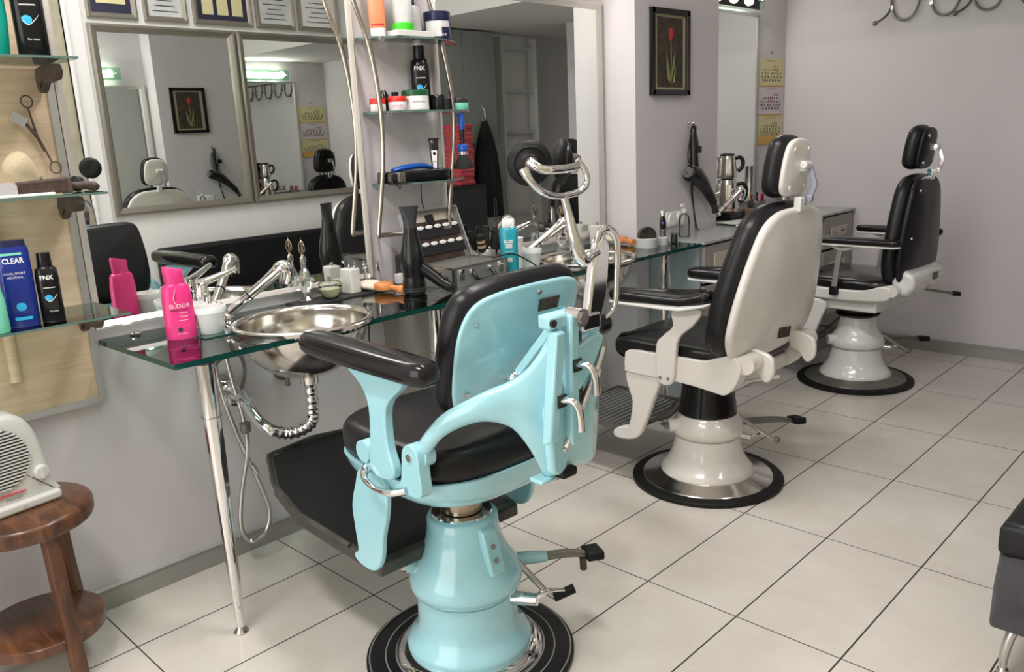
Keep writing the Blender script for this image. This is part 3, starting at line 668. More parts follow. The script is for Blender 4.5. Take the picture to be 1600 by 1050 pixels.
    # head support
    hs = G().poly([(-.430, -.003, .985), (-.430, -.040, .960), (-.430, -.066, 1.03), (-.430, -.078, 1.125), (-.430, -.062, 1.152), (-.430, -.042, 1.140), (-.430, -.024, 1.085)], (-.024, 0, 0)).build('headrest_slide', 'chrome', t, bevel=.006)
    G().tube([(-.445, -.045, 1.135), (-.452, -.052, 1.160), (-.455, -.078, 1.156), (-.455, -.097, 1.125), (-.452, -.098, 1.05), (-.450, -.092, .995), (-.448, -.066, .975)], [.008, .009, .009, .0078, .007, .006, .003], 12, 6, flat=.7).build('clamp_handle', 'chrome', hs)
    G().cyl((-.425, .022, .992), (-.462, .022, .992), .019, 24).cyl((-.462, .022, .992), (-.468, .022, .992), .012, 24).build('pivot_screw', 'chrome_dull', hs)
    G().box((-.445, -.008, .978), (.03, .055, .034)).build('clamp_block', 'chrome', hs, bevel=.004)
    hst = G().tube([(-.448, -.042, 1.118), (-.446, -.022, 1.112), (-.446, -.002, 1.104), (-.446, .012, 1.118), (-.443, .022, 1.155), (-.438, .030, 1.20), (-.434, .038, 1.236)], [.010, .011, .013, .0145, .012, .0085, .0075], 14, 6).build('headrest_stem', 'chrome', t)
    hl = G().tube([(-.434, .038, 1.236), (-.436, .075, 1.240), (-.438, .109, 1.253), (-.438, .134, 1.275), (-.430, .140, 1.294)], [.0070, .0072, .0076, .008, .010], 12, 6).tube([(-.434, .038, 1.236), (-.438, .0, 1.241), (-.440, -.024, 1.256), (-.438, -.022, 1.282), (-.432, -.006, 1.303)], [.0070, .0070, .0066, .006, .006], 12, 6).tube([(-.415, .110, 1.306), (-.438, .096, 1.290), (-.442, .043, 1.288), (-.438, .0, 1.290)], .0070, 12, 6, flat=1.3).build('headrest_bracket', 'chrome', t)
    for L, yaw, nm, Fq in ((.070, .62, 1, -.378), (-.075, -.62, -1, -.345)):
        c = Vector((Fq, L, 1.300)); d = Vector((math.cos(yaw), -math.sin(yaw), .05)).normalized()
        T = rot_to(c, c+d) @ Matrix.Scale(.78, 4)
        pdn = G().lathe([(.020, -.012), (.026, -.004), (.040, .0), (.053, .006), (.058, .014), (.058, .024), (.052, .034), (.040, .040), (.018, .036), (.001, .034)], 40, T=T).build('head_cushion', 'rubber', t)
        G().lathe([(.041, .0005), (.0425, -.0035), (.044, .0015)], 40, T=T, cap0=False, cap1=False).build('groove_ring', 'darkgrey', pdn)
        G().sphere(c-d*.012, .014).cyl(c-d*.024, c, .010).build('ball_socket', 'bracket', pdn)
    # leg plates, foot board, side handle
    for s in (1, -1):
        leaf = [(.055, .60), (-.035, .598), (-.050, .56), (-.040, .50), (-.018, .44), (-.006, .385), (.018, .345), (.055, .330), (.105, .335), (.120, .352), (.100, .372), (.105, .43), (.108, .49), (.085, .55)]
        pts, off = side_poly(leaf, .242*s, .016*s, 4)
        G().poly(pts, off).build('leg_plate', 'blue', t, bevel=.004)
    def fb(x): return .345+(x-.06)*.12
    fo = [(.04, .235), (.39, .272), (.56, .245), (.735, .170), (.765, .0), (.735, -.170), (.56, -.245), (.39, -.272), (.04, -.235)]
    out = []
    for i in range(len(fo)-1):
        a, b = fo[i], fo[i+1]
        for k in range(3): out.append((a[0]+(b[0]-a[0])*k/3, a[1]+(b[1]-a[1])*k/3))
    out.append(fo[-1])
    ft = G().poly([(x, y, fb(x)-.040) for x, y in out], (0, 0, .036)).build('footboard', 'footmetal', t, bevel=.006)
    G().poly([(x*.97+.01, y*.945, fb(x)-.006) for x, y in out], (0, 0, .003)).build('rubber_mat', 'rubber_flat', ft, bevel=.001)
    G().tube([(x, y, fb(x)) for x, y in out[1:-1]], .0065, 8, 2).build('raised_rim', 'footmetal', ft)
    G().tube([(.000, .262, .622), (-.008, .282, .618), (-.020, .290, .603), (-.060, .290, .592), (-.115, .288, .597), (-.150, .270, .606)], [.010, .010, .007, .007, .008, .008], 10, 6, flat=1.3).build('side_handle', 'chrome', t)
    return t
blue_chair()

# ---- cream / white chairs
def pedestal_white(t, boot, m):
    mt = G().lathe([(.01, 0), (.285, 0), (.292, .005), (.292, .014), (.284, .020), (.25, .022)], 72).build('base_mat', 'rubber', t)
    G().lathe([(.252, .0215), (.250, .024), (.20, .034), (.178, .044), (.165, .047)], 72, cap0=False).build('base_plate', 'steel' if m == 'cream' else 'greymetal', t)
    p = G().lathe([(.180, .043), (.180, .050), (.168, .066), (.150, .090), (.136, .120), (.129, .155), (.126, .186), (.122, .188), (.122, .190), (.131, .192), (.138, .205), (.138, .225), (.130, .245), (.116, .264), (.104, .280), (.098, .31), (.092, .37)], 64, cap0=False).build('pedestal', m, t, angle=50)
    G().cyl((.055, .085, .235), (.095, .130, .235), .026, 24).build('lug', m, p)
    G().cyl((.095, .130, .235), (.105, .141, .235), .013, 6).build('bolt', 'greymetal', p)
    if boot: G().lathe([(.112, .278), (.110, .30), (.104, .34), (.100, .375), (.100, .40), (.09, .46)], 48, cap0=False).build('rubber_boot', 'leather_gloss', t)
    else: G().lathe([(.095, .355), (.105, .36), (.112, .37), (.10, .378), (.115, .386), (.12, .40), (.12, .46)], 48, cap0=False).build('rubber_boot', 'leather_gloss', t)
    pd = G().tube([(-.06, -.10, .215), (-.10, -.16, .212), (-.16, -.25, .205), (-.20, -.31, .190)], [.014, .014, .013, .009], 12, 4).build('pump_lever', 'greymetal', t)
    q = Matrix.Translation((-.212, -.325, .188)) @ Matrix.Rotation(math.radians(57), 4, 'Z') @ Matrix.Rotation(.15, 4, 'X')
    G().box((0, 0, .005), (.045, .075, .026), T=q).build('pedal_pad', 'rubber', pd, bevel=.005)
    l2 = G().tube([(-.085, -.07, .255), (-.12, -.10, .225), (-.19, -.15, .165), (-.205, -.165, .155)], .008, 10, 3).build('release_lever', 'chrome_dull', t)
    G().sphere((-.207, -.168, .155), .013).build('knob', 'greymetal', l2)
    G().cyl((-.12, -.03, .195), (-.165, -.04, .195), .012, 16).tube([(-.158, -.04, .195), (-.165, -.07, .195), (-.168, -.095, .19)], .007, 8, 4).build('lock_lever', 'chrome', t)
def back_and_head(t, m, shell, kind):
    pt, nn = plane(-.228, .60, .19) if kind != 'third' else plane(-.262, .60, .05)
    hb = sm2([(0, .548), (.16, .556), (.245, .585), (.288, .65), (.292, .73), (.275, .83), (.245, .93), (.205, 1.02), (.14, 1.066), (.06, 1.078), (-.06, 1.078), (-.14, 1.066), (-.205, 1.02), (-.245, .93), (-.275, .83), (-.292, .73), (-.288, .65), (-.245, .585), (-.16, .556)], 4)
    hb = [(l*1.06, z) for l, z in hb] if kind != 'third' else [(l*.78, z) for l, z in hb]
    sh = G().pillow([tuple(Vector(pt(l, z))+nn*(-.030)) for l, z in hb], nn*.034, .022, 0, 4, .035 if kind != 'third' else .02).build('back_shell', shell, t, angle=60)
    hp = [(l*1.03, (z-.81)*1.02+.812) for l, z in hb]
    G().pillow([pt(l, z) for l, z in hp], nn*(.085 if kind != 'third' else .075), .040, .02, 5).build('backrest', 'leather', t, angle=80)
    # head cushion
    pt2, n2 = plane(-.305, 1.13, .12) if kind != 'third' else plane(-.270, 1.13, .14)
    hh = sm2([(0, 1.112), (.06, 1.116), (.088, 1.14), (.092, 1.19), (.085, 1.25), (.062, 1.293), (0, 1.306), (-.062, 1.293), (-.085, 1.25), (-.092, 1.19), (-.088, 1.14), (-.06, 1.116)], 4)
    hd = G().pillow([tuple(Vector(pt2(l, z))-n2*.018) for l, z in hh], n2*.02, .012, 0, 3, .010).build('headrest_shell', shell, t, angle=60)
    G().pillow([pt2(l*1.1, (z-1.21)*1.08+1.21) for l, z in hh], n2*.070, .036, .014, 5).build('headrest', 'leather', t, angle=80)
    S = [tuple(Vector(pt2(l, z))-n2*.024) for l, z in ((.055, 1.145), (-.055, 1.145), (.05, 1.27), (-.05, 1.27))]
    screws(S, -n2, hd, .008, shell if shell == 'cream' else 'chrome')
    dx = .030 if kind != 'third' else .055
    br = G().box((-.375+dx, -.01, 1.212), (.03, .030, .035)).cyl((-.385+dx, -.040, 1.215), (-.385+dx, .010, 1.215), .013, 20).build('headrest_bracket', 'cream2' if shell == 'cream' else 'chrome', t, bevel=.003)
    G().poly([(-.375+dx, -.030, 1.222), (-.393+dx, -.030, 1.222), (-.418+dx, -.030, 1.150), (-.398+dx, -.030, 1.095), (-.380+dx, -.030, 1.095), (-.400+dx, -.030, 1.150)], (0, -.010, 0)).cyl((-.39+dx, -.026, 1.102), (-.39+dx, -.046, 1.102), .013, 20).build('link_arm', 'link' if shell == 'cream' else 'chrome', br, bevel=.002)
    G().box((-.372+dx, .0, 1.085), (.026, .034, .05)).build('socket', 'cream2' if shell == 'cream' else 'chrome', br, bevel=.004)
    if shell != 'cream': screws([tuple(Vector(pt(l, z))-nn*(.048)) for l, z in ((.15, 1.02), (.19, .80), (.18, .60))], -nn, sh, .007, 'chrome')
    return pt, nn
def footrest(t, m):
    for s in (1, -1):
        pts, off = side_poly([(.20, .47), (.06, .46), (.085, .365), (.118, .279), (.150, .212), (.205, .188), (.262, .188), (.268, .215), (.225, .240), (.195, .252), (.178, .347), (.196, .402)], .225*s, .028*s, 3)
        G().poly(pts, off).build('leg_plate', m, t, bevel=.006)
    f = G().box((.40, 0, .205), (.38, .42, .012)).build('footrest', 'greymetal', t, bevel=.004)
    g = G()
    for k in range(15): g.box((.225+k*.025, 0, .2135), (.010, .38, .005))
    g.build('footrest_ribs', 'alu', f, smooth=False)
    G().tube([(.205, .215, .213), (.59, .215, .213), (.595, -.215, .213), (.205, -.215, .213)], .009, 8).build('footrest_edge', 'greymetal', f)
    G().tube([(.0, .06, .40), (.10, .05, .30), (.16, .03, .24), (.22, .02, .208)], [.02, .018, .016, .016], 10, 4).build('support_arm', 'greymetal', f)
def cream_chair():
    t = thing('barber_chair', 'cream white barber chair with cream back shell and foot rest, in the middle', 'barber chair', (.908, 1.996, 0), PI, 'barber chairs in front of the mirrors')
    pedestal_white(t, True, 'cream')
    fr = [(.205, .52), (.185, .553), (.052, .556), (-.049, .558), (-.135, .560), (-.185, .578), (-.229, .592), (-.262, .585), (-.277, .555), (-.268, .51), (-.245, .47), (-.215, .448), (-.17, .452), (-.05, .463), (.185, .466), (.205, .48)]
    for s in (1, -1):
        pts, off = side_poly(fr, .205*s, .055*s, 3)
        G().poly(pts, off).build('side_frame', 'cream', t, bevel=.012, bseg=3)
        post = [(-.020, .735), (-.135, .745), (-.105, .688), (-.045, .632), (-.030, .546), (-.022, .475), (-.005, .452), (.030, .452), (.048, .475), (.050, .594), (.020, .635), (-.020, .675)]
        pts, off = side_poly(post, .258*s, .022*s, 4)
        ap = G().poly(pts, off).build('arm_post', 'cream', t, bevel=.005)
        screws([(.030, .28*s, .478), (-.004, .28*s, .478)], (0, s, 0), ap, .006)
        a = [(.25, 0), (.24, .03), (.15, .038), (-.12, .038), (-.165, .028), (-.175, 0), (-.165, -.028), (-.12, -.038), (.15, -.038), (.24, -.03)]
        zz = lambda x: max(0, -x-.06)*.25
        A = sm2(a, 4)
        G().poly([(x, .268*s+y*1.02, .735+zz(x)) for x, y in A], (0, 0, .010)).build('arm_trim', 'cream2', t, bevel=.003)
        G().pillow([(x, .268*s+y*1.0, .744+zz(x)) for x, y in A], (0, 0, .044), .019, .004).build('armrest', 'leather_gloss', t, angle=80)
        G().cyl((-.285, .185*s, .565), (-.285, .245*s, .565), .034, 24).cyl((-.285, .165*s, .565), (-.285, .190*s, .565), .026, 24).build('back_hinge', 'cream', t)
        pts, off = side_poly([(-.26, .60), (-.30, .60), (-.345, .58), (-.35, .52), (-.32, .49), (-.285, .53), (-.25, .545)], .150*s, .022*s, 3)
        G().poly(pts, off).build('back_bracket', 'cream', t, bevel=.006)
    G().box((-.02, 0, .475), (.40, .42, .06)).build('seat_frame', 'cream', t, bevel=.01)
    P = [(x, y, .512) for x, y in sm2([(.265, .21), (.275, 0), (.265, -.21), (.235, -.238), (0, -.24), (-.22, -.225), (-.235, 0), (-.22, .225), (0, .24), (.235, .238)], 4)]
    G().pillow(P, (0, 0, .088), .035, .012).build('seat', 'leather', t, angle=80)
    G().tube([(-.34, .10, .50), (-.20, .12, .46), (-.10, .13, .43)], .006, 8).build('tie_rod', 'cream2', t)
    pt, nn = back_and_head(t, 'cream', 'cream', 'cream')
    c = Vector(pt(-.020, .640))-nn*.060
    G().box((0, 0, 0), (.003, .060, .040), T=Matrix.Translation(c) @ Matrix.Rotation(-.15, 4, 'Y') @ Matrix.Rotation(-.25, 4, 'Z')).build('maker_plate', 'plate', t, smooth=False)
    footrest(t, 'cream')
    return t
cream_chair()
def black_white_chair():
    t = thing('barber_chair', 'black barber chair with white base and thin armrests, farthest from the camera', 'barber chair', (.848, 3.592, 0), PI-math.radians(3), 'barber chairs in front of the mirrors')
    pedestal_white(t, False, 'cream2')
    fr = [(.225, .51), (.205, .535), (.05, .532), (-.06, .532), (-.14, .540), (-.20, .560), (-.24, .565), (-.262, .545), (-.255, .51), (-.225, .49), (-.10, .478), (.10, .476), (.215, .486)]
    for s in (1, -1):
        pts, off = side_poly(fr, .185*s, .055*s, 3)
        G().poly(pts, off).build('side_frame', 'cream2', t, bevel=.012, bseg=3)
        a = [(.245, 0), (.235, .03), (.15, .036), (-.13, .036), (-.18, .026), (-.195, 0), (-.18, -.026), (-.13, -.036), (.15, -.036), (.235, -.03)]
        a = [(x-.145*.72+.0, y) for x, y in a]
        A = sm2(a, 4)
        G().poly([(x, .255*s+y*1.02, .755) for x, y in A], (0, 0, .009)).build('arm_trim', 'cream2', t, bevel=.003)
        G().pillow([(x, .255*s+y, .763) for x, y in A], (0, 0, .034), .015, .003).build('armrest', 'leather_gloss', t, angle=80)
        G().tube([(.05, .255*s, .758), (-.02, .255*s, .735), (-.10, .255*s, .757)], .012, 10, 5, flat=.8).build('arm_bracket', 'cream2', t)
        p = G().poly([(-.020, .248*s, .745), (.005, .248*s, .745), (.030, .248*s, .53), (.002, .248*s, .53)], (0, .012*s, 0)).build('arm_strut', 'alu', t, bevel=.002)
        G().box((.016, .252*s, .525), (.040, .030, .045)).build('rubber_end', 'rubber', p, bevel=.005)
        G().cyl((-.262, .16*s, .545), (-.262, .235*s, .545), .030, 24).cyl((-.262, .15*s, .545), (-.262, .17*s, .545), .035, 24).build('back_hinge', 'cream2', t)
    G().box((.0, 0, .455), (.36, .40, .075)).build('seat_frame', 'cream2', t, bevel=.008)
    P = [(x, y, .512) for x, y in sm2([(.245, .20), (.255, 0), (.245, -.20), (.215, -.225), (0, -.228), (-.22, -.215), (-.235, 0), (-.22, .215), (0, .228), (.215, .225)], 4)]
    G().pillow(P, (0, 0, .078), .033, .012).build('seat', 'leather_gloss', t, angle=80)
    # white casting under the back
    pts = [(-.22, -.19, .64), (-.30, -.19, .64), (-.345, -.19, .62), (-.350, -.19, .56), (-.31, -.19, .51), (-.25, -.19, .53)]
    G().poly([(x, y, z) for (x, y, z) in pts], (0, .38, 0)).build('back_casting', 'cream2', t, bevel=.02, bseg=3)
    G().box((-.352, -.06, .59), (.004, .05, .036)).build('maker_plate', 'plate', t, smooth=False)
    l = G().tube([(-.30, -.08, .51), (-.36, -.14, .495), (-.40, -.20, .48)], .007, 8).build('recline_lever', 'greymetal', t)
    G().cyl((-.392, -.19, .482), (-.415, -.222, .475), .012, 12).build('grip', 'rubber', l)
    back_and_head(t, 'cream2', 'leather', 'third')
    footrest(t, 'cream2')
    return t
black_white_chair()
M['rail'] = mat('ladder_aluminium', (.62, .62, .60), .4, .3)

# ------------------------------------------------------------------ bottles, jars and tools
def bottle(name, label, cat, x, y, z, body, mb, cap=None, mc=None, e=2.2, group=None, off=0.0, prints=(), extra=None, T=None):
    t = thing(name, label, cat, (x, y, z), face_cam(x, y, off), group)
    b = G().ell(body, 40, e=e).build('body', mb, t, angle=50)
    if cap: G().ell(cap, 32, e=2.0 if e < 3 else e).build('cap', mc, t, angle=50)
    for p in prints:
        kind = p[0]
        if kind == 't':   # text, size, material, x, z, a, b
            text(p[1], p[2], p[3], t, (p[4], 0, p[5]), a=p[6], b=p[7], e=e, sx=p[8] if len(p) > 8 else 1, name='lettering', bold=p[9] if len(p) > 9 else 0)
        else:             # band: x0,x1,z0,z1 material a b  -> curved patch
            _, x0, x1, z0, z1, mm, a, bb = p[:8]
            g = G(); n = 12; v = []; f = []
            for i in range(n+1):
                xx = x0+(x1-x0)*i/n; yy = -bb*max(.01, 1-abs(xx/a)**e)**(1/e)-.0005
                v += [(xx, yy, z0), (xx, yy, z1)]
            for i in range(n): f.append((2*i, 2*i+2, 2*i+3, 2*i+1))
            g.add(v, f).build('printed_label', mm, t, smooth=False)
    return t
def jar(label, x, y, z, r, h, mb, ml, hl=.014, off=0, prints=(), group=None, mlb=None):
    t = thing('cream_jar', label, 'jar', (x, y, z), face_cam(x, y, off), group)
    G().lathe([(r*.94, 0), (r, .003), (r, h-.002), (r*.96, h)], 36).build('body', mb, t)
    G().lathe([(r*1.01, h-.001), (r*1.02, h+.001), (r*1.02, h+hl-.002), (r*.98, h+hl)], 36).build('lid', ml, t)
    for p in prints:
        if p[0] == 't': text(p[1], p[2], p[3], t, (p[4], 0, p[5]), a=r, b=r, sx=p[6] if len(p) > 6 else 1)
        else:
            g = G(); v = []; f = []; n = 14
            for i in range(n+1):
                xx = p[1]+(p[2]-p[1])*i/n; yy = -r*math.sqrt(max(.01, 1-(xx/r)**2))-.0004; v += [(xx, yy, p[3]), (xx, yy, p[4])]
            for i in range(n): f.append((2*i, 2*i+2, 2*i+3, 2*i+1))
            g.add(v, f).build('printed_label', p[5], t, smooth=False)
    return t
ZG = ZT
# pink shampoo on the counter
pk = bottle('shampoo_bottle', 'pink shampoo bottle with slanted cap and ELIDOR lettering on the glass counter', 'bottle', .205, .285, ZG,
    [(0, .038, .022), (.004, .042, .025), (.05, .043, .026), (.12, .041, .024), (.150, .037, .022), (.158, .031, .019), (.160, .026, .018)], 'pink', None, None, 2.4, off=.1,
    prints=[('t', 'EL\u0131DOR', .0165, 'white', .002, .098, .043, .026), ('b', -.024, .024, .0855, .0875, 'darkprint', .043, .026), ('t', 'PARLAK', .0062, 'white', .010, .078, .043, .026), ('t', 'SA\u00c7LAR', .0062, 'white', .010, .068, .043, .026), ('b', -.006, .020, .0565, .0575, 'white', .043, .026), ('b', -.014, .014, .018, .0188, 'white', .043, .026)])
g = G(); R = []
for z0, a, b, sl in ((.159, .0265, .0185, 0), (.185, .0270, .0185, .05), (.200, .0285, .0185, .30), (.2045, .026, .016, .34)):
    R.append([(a*math.cos(q)-.002*(z0 > .18), b*math.sin(q), z0-sl*a*math.cos(q)*.75) for q in [2*PI*i/32 for i in range(32)]])
g.rings(R).build('cap', 'pink_cap', pk)
G().tube([(-.006, -.0262, .102), (-.012, -.0262, .118), (-.006, -.0255, .140), (-.004, -.0252, .148)], [.0035, .0040, .003, .0006], 6, 5, flat=.25).build('swirl_print', 'white', pk)
G().cyl((-.004, -.0250, .030), (-.004, -.0268, .030), .0065, 20).build('round_seal_print', 'darkprint', pk)
def cup(label, x, y, r=.046, h=.078, z=ZG, name='shaving_bowl', cat='bowl'):
    t = thing(name, label, cat, (x, y, z))
    G().lathe([(r*.70, 0), (r*.74, .002), (r*.96, h*.78), (r, h*.80), (r*1.02, h*.97), (r, h), (r*.94, h), (r*.90, h*.8), (r*.68, .006), (.001, .006)], 40, cap1=False).build('bowl', 'white', t)
    return t
cup('white plastic shaving bowl in front, between the pink bottle and left basin', .222, .368)
mo = cup('white mortar-like bowl holding a rounded pestle, behind the front shaving bowl', .085, .375, .045, .072)
tag(G().tube([(.085, .375, ZG+.012), (.060, .352, ZG+.098), (.056, .348, ZG+.108)], [.010, .014, .010], 16, 3).build('pestle', 'white'), 'white rounded pestle leaning in the rear white bowl', 'pestle')
cup('white plastic shaving bowl beside the aqua bottle, in front of the second sprayer', .245, 1.735, .042, .076)
tag(G().lathe([(.027, 0), (.029, .003), (.029, .118), (.031, .122), (.029, .124), (.026, .12), (.025, .006), (.001, .006)], 32, c=(.195, 1.700, ZG), cap1=False).build('tall_cup', 'white'), 'tall narrow white cup right behind the aqua bottle', 'cup')
# slate coaster under the bowl
tag(G().box((.235, .365, ZG+.0015), (.10, .10, .003)).build('coaster', 'glass_edge', smooth=False), 'thin glass coaster plate under the front white shaving bowl', 'coaster')
for o in list(col.objects):
    if o.name.startswith('shaving_bowl') and abs(o.location.y-.368) < .001 and abs(o.location.x-.222) < .001: o.location.z += .003
tag(G().lathe([(.017, 0), (.018, .003), (.018, .009), (.015, .012), (.001, .0125)], 24, c=(.045, .215, ZG)).build('glass_clamp', 'chrome'), 'small round chrome clamp at the left back corner of the counter', 'clamp')
# crystal bottles
def decanter(label, x, y):
    t = thing('crystal_bottle', label, 'bottle', (x, y, ZG+.005))
    pr = [(.024, 0), (.025, .004), (.014, .016), (.012, .022), (.018, .04), (.022, .066), (.022, .080), (.016, .102), (.010, .112), (.008, .132)]
    g = G().lathe(pr, 10); g.build('bottle', 'crystal', t, smooth=False)
    s = G().lathe([(.0095, .130), (.011, .134), (.0105, .150), (.006, .153), (.004, .160)], 20).build('collar', 'chrome_dull', t)
    g = G()
    for k in range(6):
        a = k*PI/3; g.tube([(0, 0, .158), (.011*math.cos(a), .004*math.sin(a), .166), (.0185*math.cos(a), .006*math.sin(a), .182), (.010*math.cos(a), .004*math.sin(a), .199), (0, 0, .207)], .0013, 6, 4)
    for k in range(22): g.sphere((.0145*math.sin(k*2.3)*(1-abs(k-9)/22), .004*math.cos(k*1.7), .165+.0018*k), .0023, 6, 4)
    g.tube([(0, 0, .155), (0, 0, .217)], [.0025, .001], 8).build('filigree_stopper', 'brass', t)
    return t
decanter('cut crystal bottle with filigree stopper behind the left basin', .050, .800)
decanter('cut crystal bottle with filigree stopper behind the headrest stem', .090, 2.10)
def sq_perf(label, x, y, z=ZG+.005):
    t = thing('perfume_bottle', label, 'bottle', (x, y, z), .15)
    G().ell([(0, .028, .022), (.003, .030, .024), (.084, .030, .024), (.088, .027, .021)], 24, e=7).build('body', 'frost', t, angle=30)
    G().lathe([(.007, .088), (.007, .102), (.001, .103)], 20).build('sprayer_cap', 'chrome', t)
    return t
sq_perf('square frosted white perfume bottle between round bottle and orange brush', .065, .975)
sq_perf('square frosted perfume bottle at the right end of the second station', .06, 2.40)
t = thing('perfume_bottle', 'round squat perfume bottle with pale green liquid on the black mat', 'bottle', (.088, .872, ZG+.005))
G().lathe([(.018, 0), (.026, .006), (.040, .028), (.0425, .040), (.040, .052), (.034, .058), (.014, .060)], 36).build('body', 'glass_clear', t)
G().lathe([(.017, .002), (.025, .008), (.038, .028), (.040, .034), (.001, .0345)], 36).build('liquid', 'green_liq', t)
G().lathe([(.0065, .057), (.0065, .074), (.001, .0745)], 20).build('sprayer_cap', 'chrome', t)
for (x, y, lb) in ((.045, 1.062, 'slim clear spray vial by the right edge of the left mirror'), (.050, 1.108, 'slim clear spray vial next to the chrome shelf tube')):
    t = thing('spray_vial', lb, 'bottle', (x, y, ZG+.005))
    G().lathe([(.011, 0), (.012, .003), (.012, .055), (.006, .060)], 20).build('vial', 'crystal', t)
    G().lathe([(.008, .058), (.008, .076), (.005, .078), (.005, .092), (.001, .093)], 20).build('pump_cap', 'chrome', t)
def neck_brush(label, x, y, rz):
    t = thing('neck_brush', label, 'brush', (x, y, ZG+.0), rz)
    g = G(); R = []
    for s_, a, h, z in ((.0, .022, .014, .020), (-.02, .032, .018, .022), (-.05, .042, .017, .024), (-.075, .046, .012, .027), (-.080, .044, .006, .028)):
        R.append([(s_+.003*math.sin(6*q), a*math.cos(q), z+h*math.sin(q)) for q in [2*PI*i/36 for i in range(36)]])
    g.rings(R).build('bristles', 'bristle_cream', t)
    G().pillow([(x_, y_, .008) for x_, y_ in sm2([(-.008, -.026), (.02, -.036), (.046, -.026), (.056, 0), (.046, .026), (.02, .036), (-.008, .026), (-.014, 0)], 4)], (0, 0, .030), .012, .003).build('head', 'wood_orange', t)
    G().tube([(.045, 0, .022), (.07, 0, .020), (.09, 0, .018), (.108, 0, .018), (.118, 0, .018)], [.009, .010, .0125, .0165, .0145], 20, 4).build('handle', 'wood_orange', t)
    return t
neck_brush('orange wooden neck brush with cream bristles left of the standing hair dryer', .130, 1.055, .15)
neck_brush('orange wooden neck brush with cream bristles at the column corner', .135, 2.46, -.25)
# standing hair dryer
t = thing('hair_dryer', 'black hair dryer standing nozzle-up on the counter before the open case', 'hair dryer', (.262, 1.105, ZG), -.35)
G().lathe([(.034, 0), (.040, .006), (.042, .03), (.038, .055), (.038, .07), (.044, .10), (.043, .13), (.034, .175), (.026, .21), (.023, .235)], 36).build('body', 'black_plastic', t)
R = []
for z, b, a in ((.232, .024, .024), (.25, .023, .020), (.285, .030, .013), (.305, .036, .009)): R.append([(a*math.cos(q), b*math.sin(q), z) for q in [2*PI*i/28 for i in range(28)]])
G().rings(R).build('nozzle', 'darkgrey', t)
G().tube([(.015, .02, .095), (.035, .05, .070), (.06, .08, .040), (.080, .105, .022), (.088, .115, .014)], [.024, .022, .020, .017, .013], 16, 5).build('handle', 'black_plastic', t)
g = G()
for k in range(3): g.cyl((.045+k*.014, .060+k*.018, .075-k*.015), (.048+k*.014, .058+k*.018, .086-k*.015), .005, 10)
g.build('switches', 'darkgrey', t)
g = G()
for k in range(4): g.lathe([(.0425-k*.001, .01+k*.008), (.0435-k*.001, .013+k*.008), (.0425-k*.001, .016+k*.008)], 36, cap0=False, cap1=False)
g.build('air_intake', 'darkgrey', t)
# aluminium case with lid of clipper combs
t = thing('tool_case', 'open aluminium barber case with rows of clipper combs in its lid', 'case', (.238, 1.360, ZG), math.radians(94.5))
# local x along the case front (0.35), local y towards the wall... built in case coordinates
W_, D_, H_ = .285, .185, .074
g = G(); th = .004
g.box((0, -D_/2, H_/2), (W_, th, H_)).box((0, D_/2, H_/2), (W_, th, H_)).box((-W_/2, 0, H_/2), (th, D_, H_)).box((W_/2, 0, H_/2), (th, D_, H_)).box((0, 0, th/2), (W_, D_, th))
g.build('case_body', 'alu', t, smooth=False, bevel=.002)
g = G()
for sx in (-1, 1):
    for sy in (-1, 1): g.box((sx*W_/2, sy*D_/2, H_/2), (.012, .012, H_+.001))
for sy in (-1, 1): g.box((0, sy*D_/2, H_), (W_, .008, .006))
for sx in (-1, 1): g.box((sx*W_/2, 0, H_), (.008, D_, .006))
g.build('edging', 'chrome_dull', t, smooth=False)
G().box((0, 0, .035), (W_-.012, D_-.012, .05)).build('lining', 'pale', t, smooth=False) if False else G().box((0, 0, .007), (W_-.01, D_-.01, .004)).build('lining', 'pale', t, smooth=False)
hd = G().tube([(-.050, -D_/2-.004, .052), (-.051, -D_/2-.020, .036), (-.038, -D_/2-.026, .022), (.038, -D_/2-.026, .022), (.051, -D_/2-.020, .036), (.050, -D_/2-.004, .052)], .0075, 12, 4).build('carry_handle', 'black_plastic', t)
for sx in (-1, 1):
    G().cyl((sx*.052, -D_/2-.008, .054), (sx*.052, -D_/2, .054), .008, 16).build('handle_mount', 'chrome', hd)
    L = G().box((sx*.108, -D_/2-.004, .048), (.026, .006, .040)).build('latch', 'chrome_dull', t, bevel=.002)
    G().box((sx*.108, -D_/2-.009, .062), (.018, .004, .014)).build('clasp', 'chrome', L, bevel=.001)
# lid leaning back from the rear edge
TL = Matrix.Translation((0, D_/2, H_)) @ Matrix.Rotation(math.radians(-21), 4, 'X')
lid = G().box((0, .016, .10), (W_, .004, .205), T=TL).box((0, 0, .203), (W_, .034, .004), T=TL).box((-W_/2, 0, .10), (.004, .034, .205), T=TL).box((W_/2, 0, .10), (.004, .034, .205), T=TL).build('lid', 'alu', t, smooth=False, bevel=.0015)
G().box((0, .0125, .10), (W_-.01, .003, .19), T=TL).build('lid_lining', 'pale', lid, smooth=False)
for zr, mm in ((.115, 0), (.050, 1)):
    bnd = G().box((0, .004, zr), (W_-.012, .008, .040), T=TL).build('elastic_band', 'jacket', lid, smooth=False)
    for k in range(6):
        xx = -.115+k*.046
        G().ell([(0, .019, .0075), (.0015, .019, .0075), (.003, .016, .0055)], 20, T=TL @ Matrix.Translation((xx, -.001, zr+.022)) @ Matrix.Rotation(PI/2, 4, 'X')).build('comb_guard', 'white', lid)
for zr, n in ((.085, 46), (.020, 46), (.150, 46)):
    g = G()
    for k in range(n): g.box((-.125+k*.25/(n-1), .006, zr), (.0022, .006, .020), T=TL)
    g.box((0, .008, zr-.010), (.26, .006, .005), T=TL)
    g.build('comb_teeth', 'bracket', lid, smooth=False)
